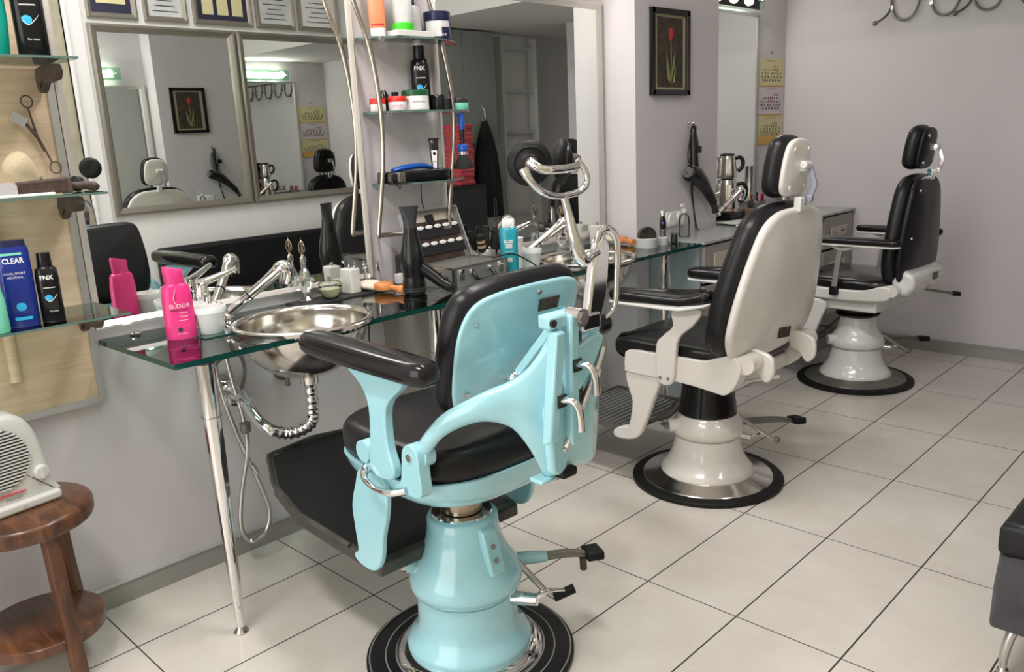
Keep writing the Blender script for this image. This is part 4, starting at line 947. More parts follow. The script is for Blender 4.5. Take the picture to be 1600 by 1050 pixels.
G().box((0, .004, .165), (.035, .010, .040), T=TL).build('strap', 'jacket', lid, smooth=False)
tag(G().tube([(.30, 1.46, ZG+.080), (.335, 1.53, ZG+.088), (.350, 1.60, ZG+.055), (.36, 1.68, ZG+.006), (.34, 1.76, ZG+.004)], .003, 6, 8).build('clipper_cable', 'wire'), 'thin black cable running from the case past the aqua bottle', 'cable')
# aqua GLISS bottle
bottle('conditioner_bottle', 'aqua blue spray bottle lettered GLISS with pale cap, right of the case', 'bottle', .292, 1.560, ZG,
    [(0, .031, .020), (.004, .034, .023), (.12, .034, .023), (.165, .036, .024), (.178, .034, .023), (.186, .026, .018)], 'aqua',
    [(.185, .024, .018), (.186, .0255, .019), (.214, .024, .018), (.218, .022, .016)], 'white', 3.0, off=-.1,
    prints=[('t', 'GLISS', .0165, 'white', 0, .132, .036, .024, .9, .0004), ('b', -.010, .014, .106, .124, 'cert', .036, .024), ('t', 'ULTIMATE', .0062, 'white', 0, .094, .036, .024), ('t', 'REPAIR', .0062, 'white', 0, .085, .036, .024), ('b', -.012, .012, .054, .070, 'cert', .036, .024)])
# brush holder
t = thing('brush_holder', 'grey round holder packed with black round brushes behind the case', 'holder', (.075, 1.64, ZG))
G().lathe([(.040, 0), (.042, .003), (.042, .075), (.040, .078), (.038, .076), (.038, .006), (.001, .006)], 36, cap1=False).build('cup', 'alu', t)
labs = ['black round brush with silver vent holes, tallest in the grey holder', 'black round hair brush leaning left in the grey holder', 'black round brush with tan bristle bands, left in holder', 'black paddle-handled brush leaning right out of the holder', 'black round brush with short bristles in the holder centre', 'black tail comb standing at the back of the holder', 'black round brush leaning toward the aqua bottle']
for k, (dx, dy, lx, ly, hh, rr, kk) in enumerate(((.0, .0, .0, .01, .165, .015, 1), (-.015, -.012, -.01, -.05, .150, .012, 0), (.012, -.018, .01, -.03, .135, .017, 2), (-.005, .022, -.01, .055, .150, .012, 0), (.018, .012, .02, .02, .145, .013, 0), (-.022, .006, -.015, .0, .160, .004, 0), (.004, .026, .01, .075, .135, .013, 0))):
    t = thing('hair_brush', labs[k], 'brush', (.075+dx, 1.64+dy, ZG+.008))
    a = Vector((0, 0, 0)); b = Vector((lx, ly, hh)); m_ = a.lerp(b, .45)
    G().tube([a, m_], [.005, .006], 10).build('handle', 'black_plastic', t)
    G().tube([m_, a.lerp(b, .5), a.lerp(b, .97), b], [rr*.5, rr, rr, rr*.6], 14).build('bristles', 'bristle_black', t)
    if kk == 2:
        for q in (.6, .75): G().tube([a.lerp(b, q), a.lerp(b, q+.08)], rr*1.04, 14).build('bristle_band', 'bristle_tan', t)
    if kk == 1:
        g = G()
        for q in range(5):
            for w in range(3): g.sphere(tuple(a.lerp(b, .58+.08*q)+Vector((.0155*math.cos(w*1.1-1.6), .0155*math.sin(w*1.1-1.6), 0))), .0022, 6, 4)
        g.build('vent_dots', 'chrome', t)
t = thing('powder_brush', 'tan powder brush with black handle standing beside the aqua bottle', 'brush', (.130, 1.740, ZG))
G().lathe([(.016, 0), (.017, .004), (.015, .05), (.014, .056)], 24).build('handle', 'black_plastic', t)
G().lathe([(.014, .054), (.020, .066), (.032, .094), (.030, .101), (.001, .104)], 32).build('bristles', 'bristle_tan', t)
tag(G().tube([(.15, 1.63, ZG+.20), (.15, 1.63, ZG+.27), (.152, 1.632, ZG+.285), (.155, 1.637, ZG+.27), (.155, 1.637, ZG+.20)], .0018, 6, 3).tube([(.158, 1.655, ZG), (.152, 1.635, ZG+.20)], .003, 6).build('wire_clip', 'darkgrey'), 'thin dark wire tool standing behind the cap of the aqua bottle', 'tool')
tag(G().box((.065, 1.205, ZG+.02), (.03, .045, .04)).build('small_box', 'paper', bevel=.002, smooth=False), 'small white printed box behind the standing hair dryer', 'box')
tag(G().ell([(0, .022, .014), (.003, .024, .016), (.10, .024, .016), (.105, .02, .013)], 20, c=(.045, 1.225, ZG), e=4).build('clipper_guard_box', 'darkgrey', angle=30), 'dark grey upright box leaning behind the standing hair dryer', 'box')

# ------------------------------------------------------------------ chrome shelf tower between the mirrors
t = thing('wall_shelf_unit', 'curved chrome tube shelf unit with three glass shelves between the mirrors', 'shelf', (0, 1.27, 1.05))
def tw(pts, r, nm='curved_tube', m='towertube'): return G().tube([(x, y-1.27, z-1.05) for x, y, z in pts], r, 14, 6).build(nm, m, t)
tw([(.09, 1.000, 2.15), (.09, 1.060, 1.86), (.09, 1.122, 1.68), (.09, 1.150, 1.47), (.09, 1.143, 1.29), (.09, 1.120, 1.15), (.09, 1.098, 1.035), (.09, 1.102, 1.022)], .0085)
tw([(.09, 1.096, 1.026), (.09, 1.25, 1.020), (.09, 1.42, 1.016), (.09, 1.440, 1.03)], .0085, 'bottom_tube')
tw([(.09, 1.36, 2.15), (.09, 1.40, 1.88), (.09, 1.452, 1.715), (.09, 1.492, 1.51), (.09, 1.488, 1.35), (.09, 1.447, 1.106), (.09, 1.440, 1.022)], .0085)
for y in (1.16, 1.38): G().cyl((.0, y-1.27, -.03), (.09, y-1.27, -.03), .006).build('wall_rod', 'chrome_dull', t)
for z, y0, y1 in ((1.712, 1.125, 1.585), (1.460, 1.135, 1.640), (1.205, 1.150, 1.590)):
    pts = [(.006, y0-1.27), (.075, y0+.02-1.27), (.135, y0+.12-1.27), (.15, (y0+y1)/2-1.27), (.125, y1-.12-1.27), (.07, y1-.04-1.27), (.028, y1-1.27), (.028, (y0+y1)/2+.05-1.27), (.006, (y0+y1)/2-1.27)]
    o = G().poly([(x, y, z-1.05) for x, y in pts], (0, 0, -.007)).build('glass_shelf', ['glass_shelf'], t, smooth=False)
    o.data.materials.append(M['shelf_edge'])
    for p in o.data.polygons: p.material_index = 1 if abs(p.normal.z) < .5 else 0
    for yc in (y0+.05, y1-.13): G().cyl((.085, yc-1.27, z-1.062), (.10, yc-1.27, z-1.062), .010, 12).build('shelf_clamp', 'chrome_dull', o)
ZA, ZB, ZCc = 1.712, 1.460, 1.205
bottle('hair_tube', 'orange hair care tube with white foot, leftmost on the top glass shelf', 'tube', .065, 1.185, ZA, [(0, .026, .020), (.028, .027, .021)], 'white', [(.028, .027, .020), (.032, .028, .021), (.10, .029, .018), (.19, .031, .004)], 'orange', 2.2, prints=[('b', -.022, .022, .036, .042, 'red', .028, .021)])
tag(G().box((.085, 1.300, ZA+.010), (.10, .165, .020)).build('flat_box', 'paper', smooth=False, bevel=.002), 'flat white box under the green-capped tube on the top shelf', 'box')
bottle('hair_tube', 'upside-down pale tube with bright green cap standing on the flat white box', 'tube', .095, 1.275, ZA+.020, [(.026, .030, .028), (.04, .033, .028), (.10, .036, .020), (.17, .040, .004)], 'cert', [(0, .037, .034), (.003, .0385, .035), (.025, .0385, .035), (.027, .033, .032)], 'green', 2.0)
bottle('lotion_bottle', 'grey lotion bottle with navy cap behind the green-capped tube', 'bottle', .060, 1.350, ZA+.020, [(0, .028, .022), (.003, .031, .025), (.075, .031, .025), (.095, .020, .018)], 'grey_pl', [(.095, .012, .012), (.14, .011, .011)], 'navy', 2.5, prints=[('t', 'wax', .012, 'white', 0, .05, .031, .025)])
jar('large navy jar with white and pink label, right on top glass shelf', .085, 1.445, ZA, .049, .066, 'navy', 'navy', .030, prints=[('b', -.042, .016, .008, .062, 'paper'), ('b', .016, .042, .040, .062, 'cal_p'), ('t', 'POLY', .009, 'ink', .022, .030), ('t', 'WAX', .013, 'white', .018, .014)])
jar('small red and white jar at the left end of the middle shelf', .050, 1.170, ZB, .028, .026, 'paper', 'red', .020)
jar('red and white styling jar, second on the middle shelf beside the green-lidded jar', .088, 1.229, ZB, .033, .032, 'paper', 'red', .018, prints=[('t', 'WAX GEL', .009, 'ink_red', 0, .016)])
tag(G().lathe([(.020, 0), (.021, .002), (.020, .050), (.008, .075), (.001, .075)], 20, c=(.030, 1.215, ZB)).build('dark_jar', 'black_plastic'), 'black pointed pot standing behind the red and white jars', 'pot')
tag(G().lathe([(.013, .0), (.013, .068), (.001, .069)], 16, c=(.035, 1.262, ZB)).build('dark_jar', 'black_plastic'), 'slim black pot behind, left of the green-lidded jar', 'pot')
jar('white cream jar with dark green lid in the middle of the middle shelf', .085, 1.316, ZB, .049, .052, 'white', 'dkgreen', .020, prints=[('t', '9', .030, 'grey_pl', -.030, .028), ('t', 'Natural Cream', .0075, 'ink', .012, .030)])
fnxp = lambda a, b, hh, sc=1.0: [('t', 'FNX', .0145*sc, 'white', -.002, hh*.86, a, b, 1.0, .0005), ('b', -.012*sc, .014*sc, hh*.66, hh*.68, 'grey_pl', a, b), ('t', 'for men', .006*sc, 'white', .004, hh*.22, a, b)]
def fnx(label, x, y, z, s_=1.0, off=0.0):
    b_ = bottle('hair_product_bottle', label, 'bottle', x, y, z, [(0, .024*s_, .017*s_), (.003, .026*s_, .019*s_), (.11*s_, .026*s_, .019*s_), (.132*s_, .024*s_, .018*s_), (.137*s_, .018*s_, .015*s_)], 'black_plastic', [(.136*s_, .0165*s_, .0145*s_), (.137*s_, .017*s_, .015*s_), (.172*s_, .015*s_, .013*s_)], 'black_plastic', 2.6, off=off, prints=fnxp(.026*s_, .019*s_, .13*s_, s_))
    G().sphere((-.003*s_, -.0187*s_, .062*s_), .0085*s_, 16, 10, (1, .10, .9)).build('round_emblem', 'cyan', b_)
    G().tube([(-.012*s_, -.0180*s_, .066*s_), (-.003*s_, -.0198*s_, .053*s_), (.008*s_, -.0190*s_, .060*s_), (.017*s_, -.0160*s_, .071*s_)], [.0006*s_, .0020*s_, .0017*s_, .0004*s_], 6, 5, flat=.4).build('swoosh_emblem', 'white', b_)
    return b_
fnx('tall slim black FNX bottle standing on the middle glass shelf', .040, 1.385, ZB, 1.36)
tag(G().lathe([(.027, 0), (.028, .003), (.028, .050), (.025, .056), (.001, .057)], 28, c=(.092, 1.420, ZB)).build('black_pot', 'black_plastic'), 'small black pot right of the green-lidded jar', 'pot')
jar('turquoise jar with dark clear lid at the right end of middle shelf', .070, 1.545, ZB, .036, .028, 'mint', 'darkgrey', .018)
tag(G().lathe([(.024, 0), (.024, .042), (.001, .043)], 24, c=(.055, 1.487, ZB)).build('dark_pot', 'darkgrey'), 'dark pot beside and left of the turquoise jar', 'pot')
# lowest shelf: tray with comb, trimmer in stand
t = thing('clipper_tray', 'black tray with a blue clipper lying on the lowest glass shelf', 'tray', (.070, 1.300, ZCc))
G().pillow([(x, y, 0) for x, y in sm2([(-.045, -.135), (.04, -.135), (.055, -.05), (.055, .10), (.03, .145), (-.045, .145)], 3)], (0, 0, .042), .010, 0).build('tray', 'black_plastic', t)
G().tube([(.01, -.11, .045), (.02, -.06, .054), (.02, .02, .056), (.01, .08, .046)], [.014, .018, .017, .010], 14, 5, flat=.6).build('clipper_body', 'lt_blue', t)
G().box((.048, -.105, .022), (.02, .03, .036)).build('cutting_head', 'greymetal', t, bevel=.003)
t = thing('hair_trimmer', 'white and black hair trimmer standing upright on the lowest shelf', 'trimmer', (.085, 1.390, ZCc+.040), face_cam(.085, 1.390))
G().ell([(0, .012, .010), (.03, .014, .011), (.075, .017, .012)], 24, e=3).build('body', 'black_plastic', t)
G().ell([(.004, .007, .004), (.03, .009, .004), (.07, .012, .004)], 20, c=(0, -.0085, 0), e=3).build('front_plate', 'white', t)
G().ell([(.075, .017, .012), (.095, .016, .010), (.106, .018, .006)], 20, e=4).box((0, 0, .110), (.040, .010, .008)).build('trimmer_head', 'black_plastic', t)
G().sphere((0, -.0125, .058), .0055, 12, 8, (1, .4, 1.2)).build('switch', 'black_plastic', t)
text('JRL', .010, 'ink', t, (0, -.0128, .028), rx=PI/2, rz=0, name='lettering')
t = thing('powder_brush', 'blue and black neck duster hanging head-down from the middle shelf', 'brush', (.105, 1.520, ZB-.012))
G().tube([(0, 0, 0), (0, 0, -.03), (.001, 0, -.062)], [.009, .013, .010], 16, 4).build('handle', 'lt_blue', t)
G().tube([(.001, 0, -.060), (.002, 0, -.115)], [.009, .0075], 16).build('grip', 'black_plastic', t)
G().lathe([(.014, -.115), (.021, -.120), (.021, -.140), (.017, -.144)], 24).build('collar', 'lt_blue', t)
G().lathe([(.018, -.144), (.017, -.158)], 24).build('ferrule', 'chrome', t)
G().lathe([(.017, -.156), (.028, -.176), (.038, -.200), (.036, -.208), (.001, -.212)], 32).build('bristles', 'bristle_black', t)
tag(G().tube([(.03, 1.36, 1.19), (.035, 1.355, 1.12), (.03, 1.38, 1.06), (.04, 1.37, .99)], .0022, 6, 6).build('charger_cable', 'wire'), 'thin black cable hanging below the lowest glass shelf', 'cable')

# ------------------------------------------------------------------ display panel with shelves, far left
t = thing('display_panel', 'maple wall panel with aluminium edges holding the three left glass shelves', 'panel', (0, 0, .665))
G().box((.010, -.175, .60), (.018, .55, 1.2)).build('board', 'wood_panel', t, smooth=False)
G().box((.0125, .104, .604), (.024, .020, 1.20)).build('right_edging', 'alu', t, smooth=False)
G().box((.0125, -.1675, -.006), (.023, .565, .020)).build('bottom_edging', 'alu', t, smooth=False)
G().cyl((.028, -.108, .10), (.028, -.108, 1.2), .014, 16).build('wooden_batten', 'wood_panel', t)
for z, x1, y1, nm in ((.945, .278, .126, 'lowest'), (1.262, .250, .127, 'middle'), (1.595, .250, .107, 'top')):
    o = G().poly([(.026, -.45, z), (x1, -.45, z), (x1, y1, z), (.026, y1, z)], (0, 0, -.006)).build('glass_shelf', 'glass_shelf', None, smooth=False)
    o.data.materials.append(M['shelf_edge'])
    for p in o.data.polygons: p.material_index = 1 if abs(p.normal.z) < .5 else 0
    tag(o, '%s glass shelf on the maple panel at the far left' % nm, 'shelf')
for z, lb in ((1.588, 'brown worn bracket block under the top left glass shelf'), (1.255, 'brown worn bracket block under the middle left glass shelf'), (.938, 'brown worn bracket block under the lowest left glass shelf')):
    o = G().pillow([(x, .070, z-.052+zz) for x, zz in sm2([(.030, .048), (.030, -.010), (.055, -.012), (.075, .006), (.165, .010), (.170, .048)], 2)], (0, .022, 0), .006, 0, 2).build('shelf_bracket', 'bracket')
    tag(o, lb, 'bracket')
S1, S2, S3 = 1.595, 1.262, .945
bottle('shampoo_bottle', 'teal green shampoo bottle with silver print on the top left shelf', 'bottle', .190, -.065, S1, [(0, .034, .020), (.004, .038, .023), (.08, .044, .025), (.19, .044, .025)], 'teal', [(.19, .03, .02), (.22, .03, .02)], 'white', 2.6, off=-.1, prints=[('b', -.024, .010, .07, .16, 'cert', .043, .024), ('b', -.024, .012, .052, .066, 'cyan', .042, .024)])
fnx('black hair product bottle with blue emblem on the top left shelf', .200, .025, S1, 1.35, .0)
cb = bottle('shampoo_bottle', 'dark blue CLEAR men shampoo bottle on the lowest left shelf', 'bottle', .205, -.108, S3, [(0, .033, .020), (.004, .036, .023), (.09, .037, .024), (.19, .037, .022), (.20, .034, .02)], 'blue_bottle', [(.200, .033, .019), (.216, .031, .018)], 'navy', 3.2, off=.0,
    prints=[('b', -.034, .020, .180, .186, 'mint', .037, .022), ('t', 'CLEAR', .0185, 'white', -.001, .166, .037, .022, .85, .0005), ('b', -.034, .022, .148, .153, 'cal_o', .037, .022), ('t', 'COOL SPORT', .0078, 'white', -.002, .135, .037, .023), ('t', 'MENTHOL', .0078, 'white', -.002, .125, .037, .023), ('b', -.018, .020, .018, .026, 'cyan', .037, .023), ('b', -.006, .006, .060, .090, 'cert', .037, .023)])
G().sphere((0, -.0225, .052), .013, 16, 10, (1, .14, 1)).build('glowing_drop_print', 'cyan', cb)
fnx('black FNX bottle at the right of the lowest left shelf', .215, -.042, S3, 1.03)
bottle('shampoo_bottle', 'pale mint green bottle at the left edge of the lowest left shelf', 'bottle', .245, -.178, S3, [(0, .024, .018), (.004, .027, .02), (.08, .026, .019), (.125, .018, .014)], 'mint', [(.125, .014, .012), (.15, .014, .012)], 'white', 2.2)
# antiques on the middle shelf
t = thing('antique_hair_clipper', 'old dark wooden box-shaped tool with turned handle on middle left shelf', 'antique', (.19, .02, S2), .10)
G().box((0, -.045, .022), (.035, .145, .036), T=Matrix.Rotation(.05, 4, 'X')).build('wooden_body', 'wood_dark', t, smooth=False, bevel=.004)
G().box((0, .030, .022), (.032, .018, .040)).build('metal_block', 'bracket', t, smooth=False, bevel=.003)
G().tube([(0, .038, .024), (0, .055, .018), (0, .08, .018), (0, .10, .013), (0, .112, .010)], [.006, .009, .011, .013, .006], 14, 5).build('turned_handle', 'wood_dark', t)
tag(G().sphere((.10, .105, S2+.021), .021).build('rubber_ball', 'rubber'), 'small black rubber ball behind the wooden handle on middle shelf', 'ball')
t = thing('shaving_brush', 'old shaving brush with splayed cream bristles leaning on the middle left shelf', 'brush', (.10, .0, S2), 0)
Tq = Matrix.Translation((0, .02, .030)) @ Matrix.Rotation(math.radians(48), 4, 'X')
G().lathe([(.008, -.02), (.009, .0), (.013, .012)], 20, T=Tq).build('handle', 'chrome_dull', t)
G().lathe([(.013, .012), (.022, .030), (.034, .055), (.037, .072), (.033, .086), (.020, .096), (.001, .099)], 28, T=Tq).build('bristles', 'bristle_fluff', t)
tag(G().box((.15, -.09, S2+.004), (.15, .20, .007)).build('white_tray', 'white', smooth=False, bevel=.002), 'shallow white tray under the antique tools on middle left shelf', 'tray')
tag(G().box((.205, -.098, S2+.019), (.03, .05, .022)).box((.205, -.098, S2+.033), (.028, .045, .006)).build('razor_box', ['grey_pl'], smooth=False), 'small grey and red razor box at left edge of middle shelf', 'box')
t = thing('antique_scissors', 'old rusty scissors with ring handles hanging on the maple panel', 'scissors', (.028, .045, 1.405))
def ring(c, r): return [(c[0], c[1]+r*math.cos(q), c[2]+r*1.1*math.sin(q)) for q in [2*PI*i/20 for i in range(20)]]
G().tube(ring((0, -.006, .095), .014), .0018, 6, closed=True).tube([(0, -.006, .080), (.0, .0, .04), (0, .006, .0), (0, .018, -.035)], [.002, .003, .004, .004], 8, 3).build('blade_with_ring', 'bracket', t)
G().tube(ring((.003, .036, -.078), .014), .0018, 6, closed=True).tube([(.003, .030, -.066), (.003, .014, -.02), (.003, .0, .01), (.003, -.018, .038)], [.002, .003, .005, .004], 8, 3).build('blade_with_ring', 'bracket', t)
G().box((.006, -.034, .050), (.006, .036, .026), T=Matrix.Translation((.006, -.034, .05)) @ Matrix.Rotation(-.6, 4, 'X') @ Matrix.Translation((-.006, .034, -.05))).build('metal_plate', 'grey_pl', t, smooth=False)

# ------------------------------------------------------------------ round table and heater
t = thing('side_table', 'round two-tier brown wooden side table carrying the fan heater', 'table', (.20, -.20, 0))
G().lathe([(.155, .432), (.168, .436), (.172, .445), (.172, .468), (.168, .476), (.16, .48), (.001, .48)], 64, cap0=True).build('table_top', 'wood_table', t)
G().lathe([(.148, .118), (.155, .122), (.155, .148), (.150, .152), (.001, .152)], 64).build('lower_shelf', 'wood_table', t)
for k in range(3):
    a = math.radians(10+120*k)
    lg = G().poly([(.115, -.018, .435), (.150, -.018, .435), (.158, -.018, .25), (.182, -.018, .0), (.150, -.018, .0), (.128, -.018, .25)], (0, .036, 0)); o = lg.build('leg', 'wood_table', t, smooth=False, bevel=.004); o.rotation_euler.z = a
t = thing('fan_heater', 'white plastic fan heater with round slatted grille on the side table', 'heater', (.185, -.235, .48), math.radians(8))
# front faces +x
outl = [(-.118, .0), (.118, .0), (.118, .045), (.106, .13), (.092, .19), (.062, .232), (.0, .246), (-.062, .232), (-.092, .19), (-.106, .13), (-.118, .045)]
o2 = []
for i, p in enumerate(outl): o2.append(p)
body = sm2(outl[1:]+outl[:1], 3)
G().pillow([(-.045, y, z+.012) for y, z in [(q[0], max(q[1], 0)) for q in body]], (.095, 0, 0), .018, 0, 4).build('housing', 'heater', t, angle=60)
G().box((.004, 0, .014), (.125, .252, .026)).build('base', 'heater', t, bevel=.008, bseg=3)
G().cyl((.0505, -.012, .145), (.0535, -.012, .145), .080, 48).build('grille_recess', 'heater_dark', t)
g = G()
for k in range(19):
    z = -.076+k*.0084; w = math.sqrt(max(0, .080**2-z*z))
    if w > .01: g.box((.056, -.012, .145+z), (.006, 2*w, .0032))
g.build('grille_slats', 'heater', t, smooth=False)
kb = G().lathe([(.019, 0), (.019, .010), (.016, .014), (.001, .014)], 32, T=Matrix.Translation((.049, .088, .085)) @ Matrix.Rotation(PI/2, 4, 'Y')).build('knob', 'heater', t)
G().box((.0655, .088, .085), (.005, .004, .030)).build('knob_grip', 'heater', kb)
G().box((.054, -.01, .052), (.003, .11, .003)).build('red_stripe', 'ink_red', t, smooth=False)
nm = text('DeLonghi', .010, 'ink', t, (.0555, .015, .040), rx=PI/2, rz=PI/2, name='lettering')
G().cyl((.066, .03, .014), (.068, .03, .014), .004, 12).build('round_mark', 'grey_pl', t)

# ------------------------------------------------------------------ column: tulip picture, hanging hair dryer, socket items
t = thing('tulip_picture', 'narrow black-framed picture of a red tulip on dark brown ground', 'picture', (.188, 2.812, 1.705))
w, h = .158, .194
g = G()
for a, b in (((0, 0, h-.012), (.02, 2*w, .024)), ((0, 0, -h+.012), (.02, 2*w, .024)), ((0, -w+.012, 0), (.02, .024, 2*h)), ((0, w-.012, 0), (.02, .024, 2*h))): g.box((.011, a[1], a[2]), b)
g.build('frame', 'pframe', t, smooth=False, bevel=.003)
G().box((.006, 0, 0), (.004, 2*w-.04, 2*h-.04)).build('mount', 'pmat', t, smooth=False)
G().box((.009, 0, 0), (.003, 2*w-.10, 2*h-.072)).build('print', 'part', t, smooth=False)
G().sphere((.011, .005, .085), .022, 16, 10, (.12, .8, 1.25)).build('tulip', 'tulip', t)
g = G().tube([(.0115, .003, .065), (.0115, .006, -.02), (.0115, .002, -.145)], .0022, 6, 4)
for s_, tp in ((-1, .0), (1, .01), (-1, -.05), (1, -.06)): g.tube([(.0115, .003, -.14), (.0115, .003+s_*.022, -.07+tp), (.0115, .003+s_*.038, .0+tp)], [.003, .009, .001], 6, 5, flat=.2)
g.build('leaves', 'leaf', t)
t = thing('wall_hook', 'small chrome hook on the column below the tulip picture', 'hook', (.188, 2.985, 1.375))
G().cyl((0, 0, 0), (.008, 0, 0), .014).cyl((.008, 0, 0), (.03, 0, .0), .006).sphere((.032, 0, 0), .010).build('knob', 'chrome', t)
t = thing('hair_dryer', 'black hair dryer hanging by its handle from the column hook', 'hair dryer', (.225, 2.985, 1.36))
G().tube([(0, 0, 0), (.0, -.01, -.04), (.005, -.012, -.12), (.01, -.012, -.20), (.012, -.008, -.235)], [.012, .018, .021, .022, .024], 16, 5).build('handle', 'black_plastic', t)
body_p = [(.020, -.085, -.222), (.02, -.07, -.226), (.02, -.02, -.240), (.018, .04, -.275), (.015, .10, -.325), (.015, .15, -.375), (.015, .165, -.392)]
G().tube(body_p, [.030, .042, .044, .038, .028, .024, .023], 22, 5).build('barrel', 'black_plastic', t)
G().tube([(.015, .155, -.38), (.015, .185, -.43), (.015, .19, -.445)], [.022, .016, .020], 16).build('nozzle', 'darkgrey', t)
a = Vector((.022, -.092, -.221)); d = Vector((.25, -1, .12)).normalized()
v = G().lathe([(.026, 0), (.026, .004), (.001, .005)], 28, T=rot_to(a, a+d)).build('air_intake', 'darkgrey', t)
for rr in (.008, .016, .023): G().lathe([(rr-.0012, .005), (rr, .007), (rr+.0012, .005)], 28, T=rot_to(a, a+d), cap0=False, cap1=False).build('intake_ring', 'grey_pl', v)
G().tube([(.0, -.005, -.01), (.0, -.035, -.05), (-.01, -.04, -.15), (-.01, .0, -.19), (.0, .035, -.10), (.0, .01, -.02)], .003, 6, 8).tube([(.0, .02, -.08), (-.02, .04, -.20), (-.025, .03, -.34), (-.02, .06, -.50), (-.02, .09, -.53)], .003, 6, 8).tube([(-.01, .03, -.10), (-.028, .02, -.30), (-.03, .05, -.42), (-.025, .065, -.53)], .003, 6, 6).build('cord', 'wire', t)
G().box((.0, .045, -.115), (.02, .03, .035)).build('plug', 'black_plastic', t, bevel=.005)
t = thing('clipper_charger', 'round grey charging stand with speckled front at the column foot', 'charger', (.330, 2.42, ZG), face_cam(.330, 2.42, .35))
G().lathe([(.046, 0), (.048, .003), (.048, .040), (.045, .043), (.001, .043)], 40).build('base', 'grey_pl', t)
G().cyl((0, .012, .055), (0, -.020, .055), .040, 36).build('speckled_disc', 'plate', t)
t = thing('hair_trimmer', 'silver hair trimmer with black grip and violet button in the charging stand', 'trimmer', (.350, 2.52, ZG), face_cam(.350, 2.52))
G().lathe([(.022, 0), (.024, .003), (.024, .034), (.019, .038)], 32).build('cradle', 'grey_pl', t)
G().ell([(.034, .013, .012), (.07, .018, .015), (.105, .016, .014), (.14, .011, .010), (.150, .013, .008), (.158, .014, .006)], 24).build('body', 'chrome_dull', t)
gp = G().ell([(.075, .010, .004), (.09, .013, .006), (.12, .012, .005), (.135, .006, .003)], 20, c=(0, -.011, 0)).build('grip', 'black_plastic', t)
G().sphere((0, -.0175, .102), .006, 12, 8, (1, .5, 1)).build('power_button', 'violet', gp)
t = thing('wall_socket', 'white double wall socket on the column behind the silver trimmer', 'socket', (.188, 2.86, .912))
G().box((.004, 0, 0), (.008, .16, .075)).build('plate', 'white', t, bevel=.006)
for s_ in (-1, 1): G().cyl((.006, s_*.037, 0), (.020, s_*.037, 0), .030, 28).cyl((.02, s_*.037-.009, 0), (.021, s_*.037-.009, 0), .003).cyl((.02, s_*.037+.009, 0), (.021, s_*.037+.009, 0), .003).build('socket_ring', 'white', t)
t = thing('spray_bottle', 'clear pump spray bottle standing right of the silver trimmer', 'bottle', (.30, 2.78, ZT+.004))
G().lathe([(.024, 0), (.027, .004), (.027, .085), (.022, .105), (.012, .112), (.012, .122)], 32).build('bottle', 'glass_clear', t)
G().lathe([(.025, .003), (.025, .06), (.001, .061)], 32).build('liquid', 'crystal', t)
G().lathe([(.013, .120), (.013, .138), (.007, .140), (.007, .150)], 24).box((0, -.006, .156), (.016, .034, .014)).build('pump_head', 'frost', t)
t = thing('small_plug', 'small black plug adapter lying beside the silver trimmer', 'adapter', (.36, 2.60, ZG), .4)
G().box((0, 0, .024), (.03, .035, .046)).build('housing', 'black_plastic', t, bevel=.006)
G().cyl((-.012, -.006, .046), (-.012, -.006, .056), .003).cyl((.012, .006, .046), (.012, .006, .056), .003).build('pins', 'chrome_dull', t)

# ------------------------------------------------------------------ far counter objects
def kettle(label, x, y, z, r, h, nm, open_top=False):
    t = thing(nm, label, 'kettle', (x, y, z), face_cam(x, y)-PI/2+PI/2)
    G().lathe([(r*.98, 0), (r, .006), (r*.99, .03), (r*.82, h*.85), (r*.78, h*.95), (r*.72, h)], 40).build('body', 'steel', t)
    G().lathe([(r*.74, h-.002), (r*.70, h+.008), (r*.4, h+.014), (.001, h+.015)], 32).build('lid', 'chrome_dull' if nm != 'teapot' else 'black_plastic', t)
    G().tube([(r*.82, 0, h*.86), (r*1.25, 0, h*.90), (r*1.55, 0, h*.72), (r*1.45, 0, h*.45), (r*1.05, 0, h*.28)], .0095, 12, 6, flat=1.2).build('handle', 'black_plastic', t)
    G().poly([(-r*.78, -.012, h*.96), (-r*1.12, -.002, h*.98), (-r*.85, -.012, h*.70)], (0, .02, 0)).build('spout', 'steel', t, bevel=.003)
    return t
tag(G().box((.085, 3.56, ZT+.026), (.15, .16, .044)).build('hot_plate', 'black_plastic', bevel=.006), 'low black hot plate under the steel kettle', 'hot plate')
kt = kettle('large stainless steel kettle, lower of the stacked pair on the far counter', .085, 3.56, ZT+.049, .070, .170, 'kettle')
tp = kettle('small stainless steel teapot stacked on top of the kettle', .085, 3.56, ZT+.049+.187, .056, .125, 'teapot')
kt.rotation_euler.z = tp.rotation_euler.z = math.radians(40)
t = thing('pen_holder', 'round grey metal holder full of pens and combs on the far counter', 'holder', (.13, 3.83, ZT+.004))
G().lathe([(.050, 0), (.052, .003), (.052, .082), (.050, .084), (.048, .082), (.048, .005), (.001, .005)], 36, cap1=False).build('cup', 'greymetal', t)
random.seed(3)
pcol = ['black_plastic', 'ink_red', 'darkgrey', 'cal_y', 'black_plastic', 'red', 'darkgrey', 'wood_orange', 'black_plastic', 'leaf', 'black_plastic', 'pink']
for k in range(12):
    a = 2*PI*k/12; r0 = .030
    o = G().tube([(r0*.8*math.cos(a), r0*.8*math.sin(a), .008), (r0*1.25*math.cos(a), r0*1.25*math.sin(a), .115+.02*random.random())], [.0035, .0045], 8).build('pen', pcol[k])
    o.location = (.13, 3.83, ZT+.004); tag(o, 'pen or comb standing in the round grey holder on far counter', 'pen', 'pens in the grey holder')
tag(G().box((.150, 3.690, ZT+.028), (.075, .085, .046), T=None).build('cardboard_box', 'tanbox', smooth=False, bevel=.002), 'small brown cardboard box in front of the pen holder', 'box')
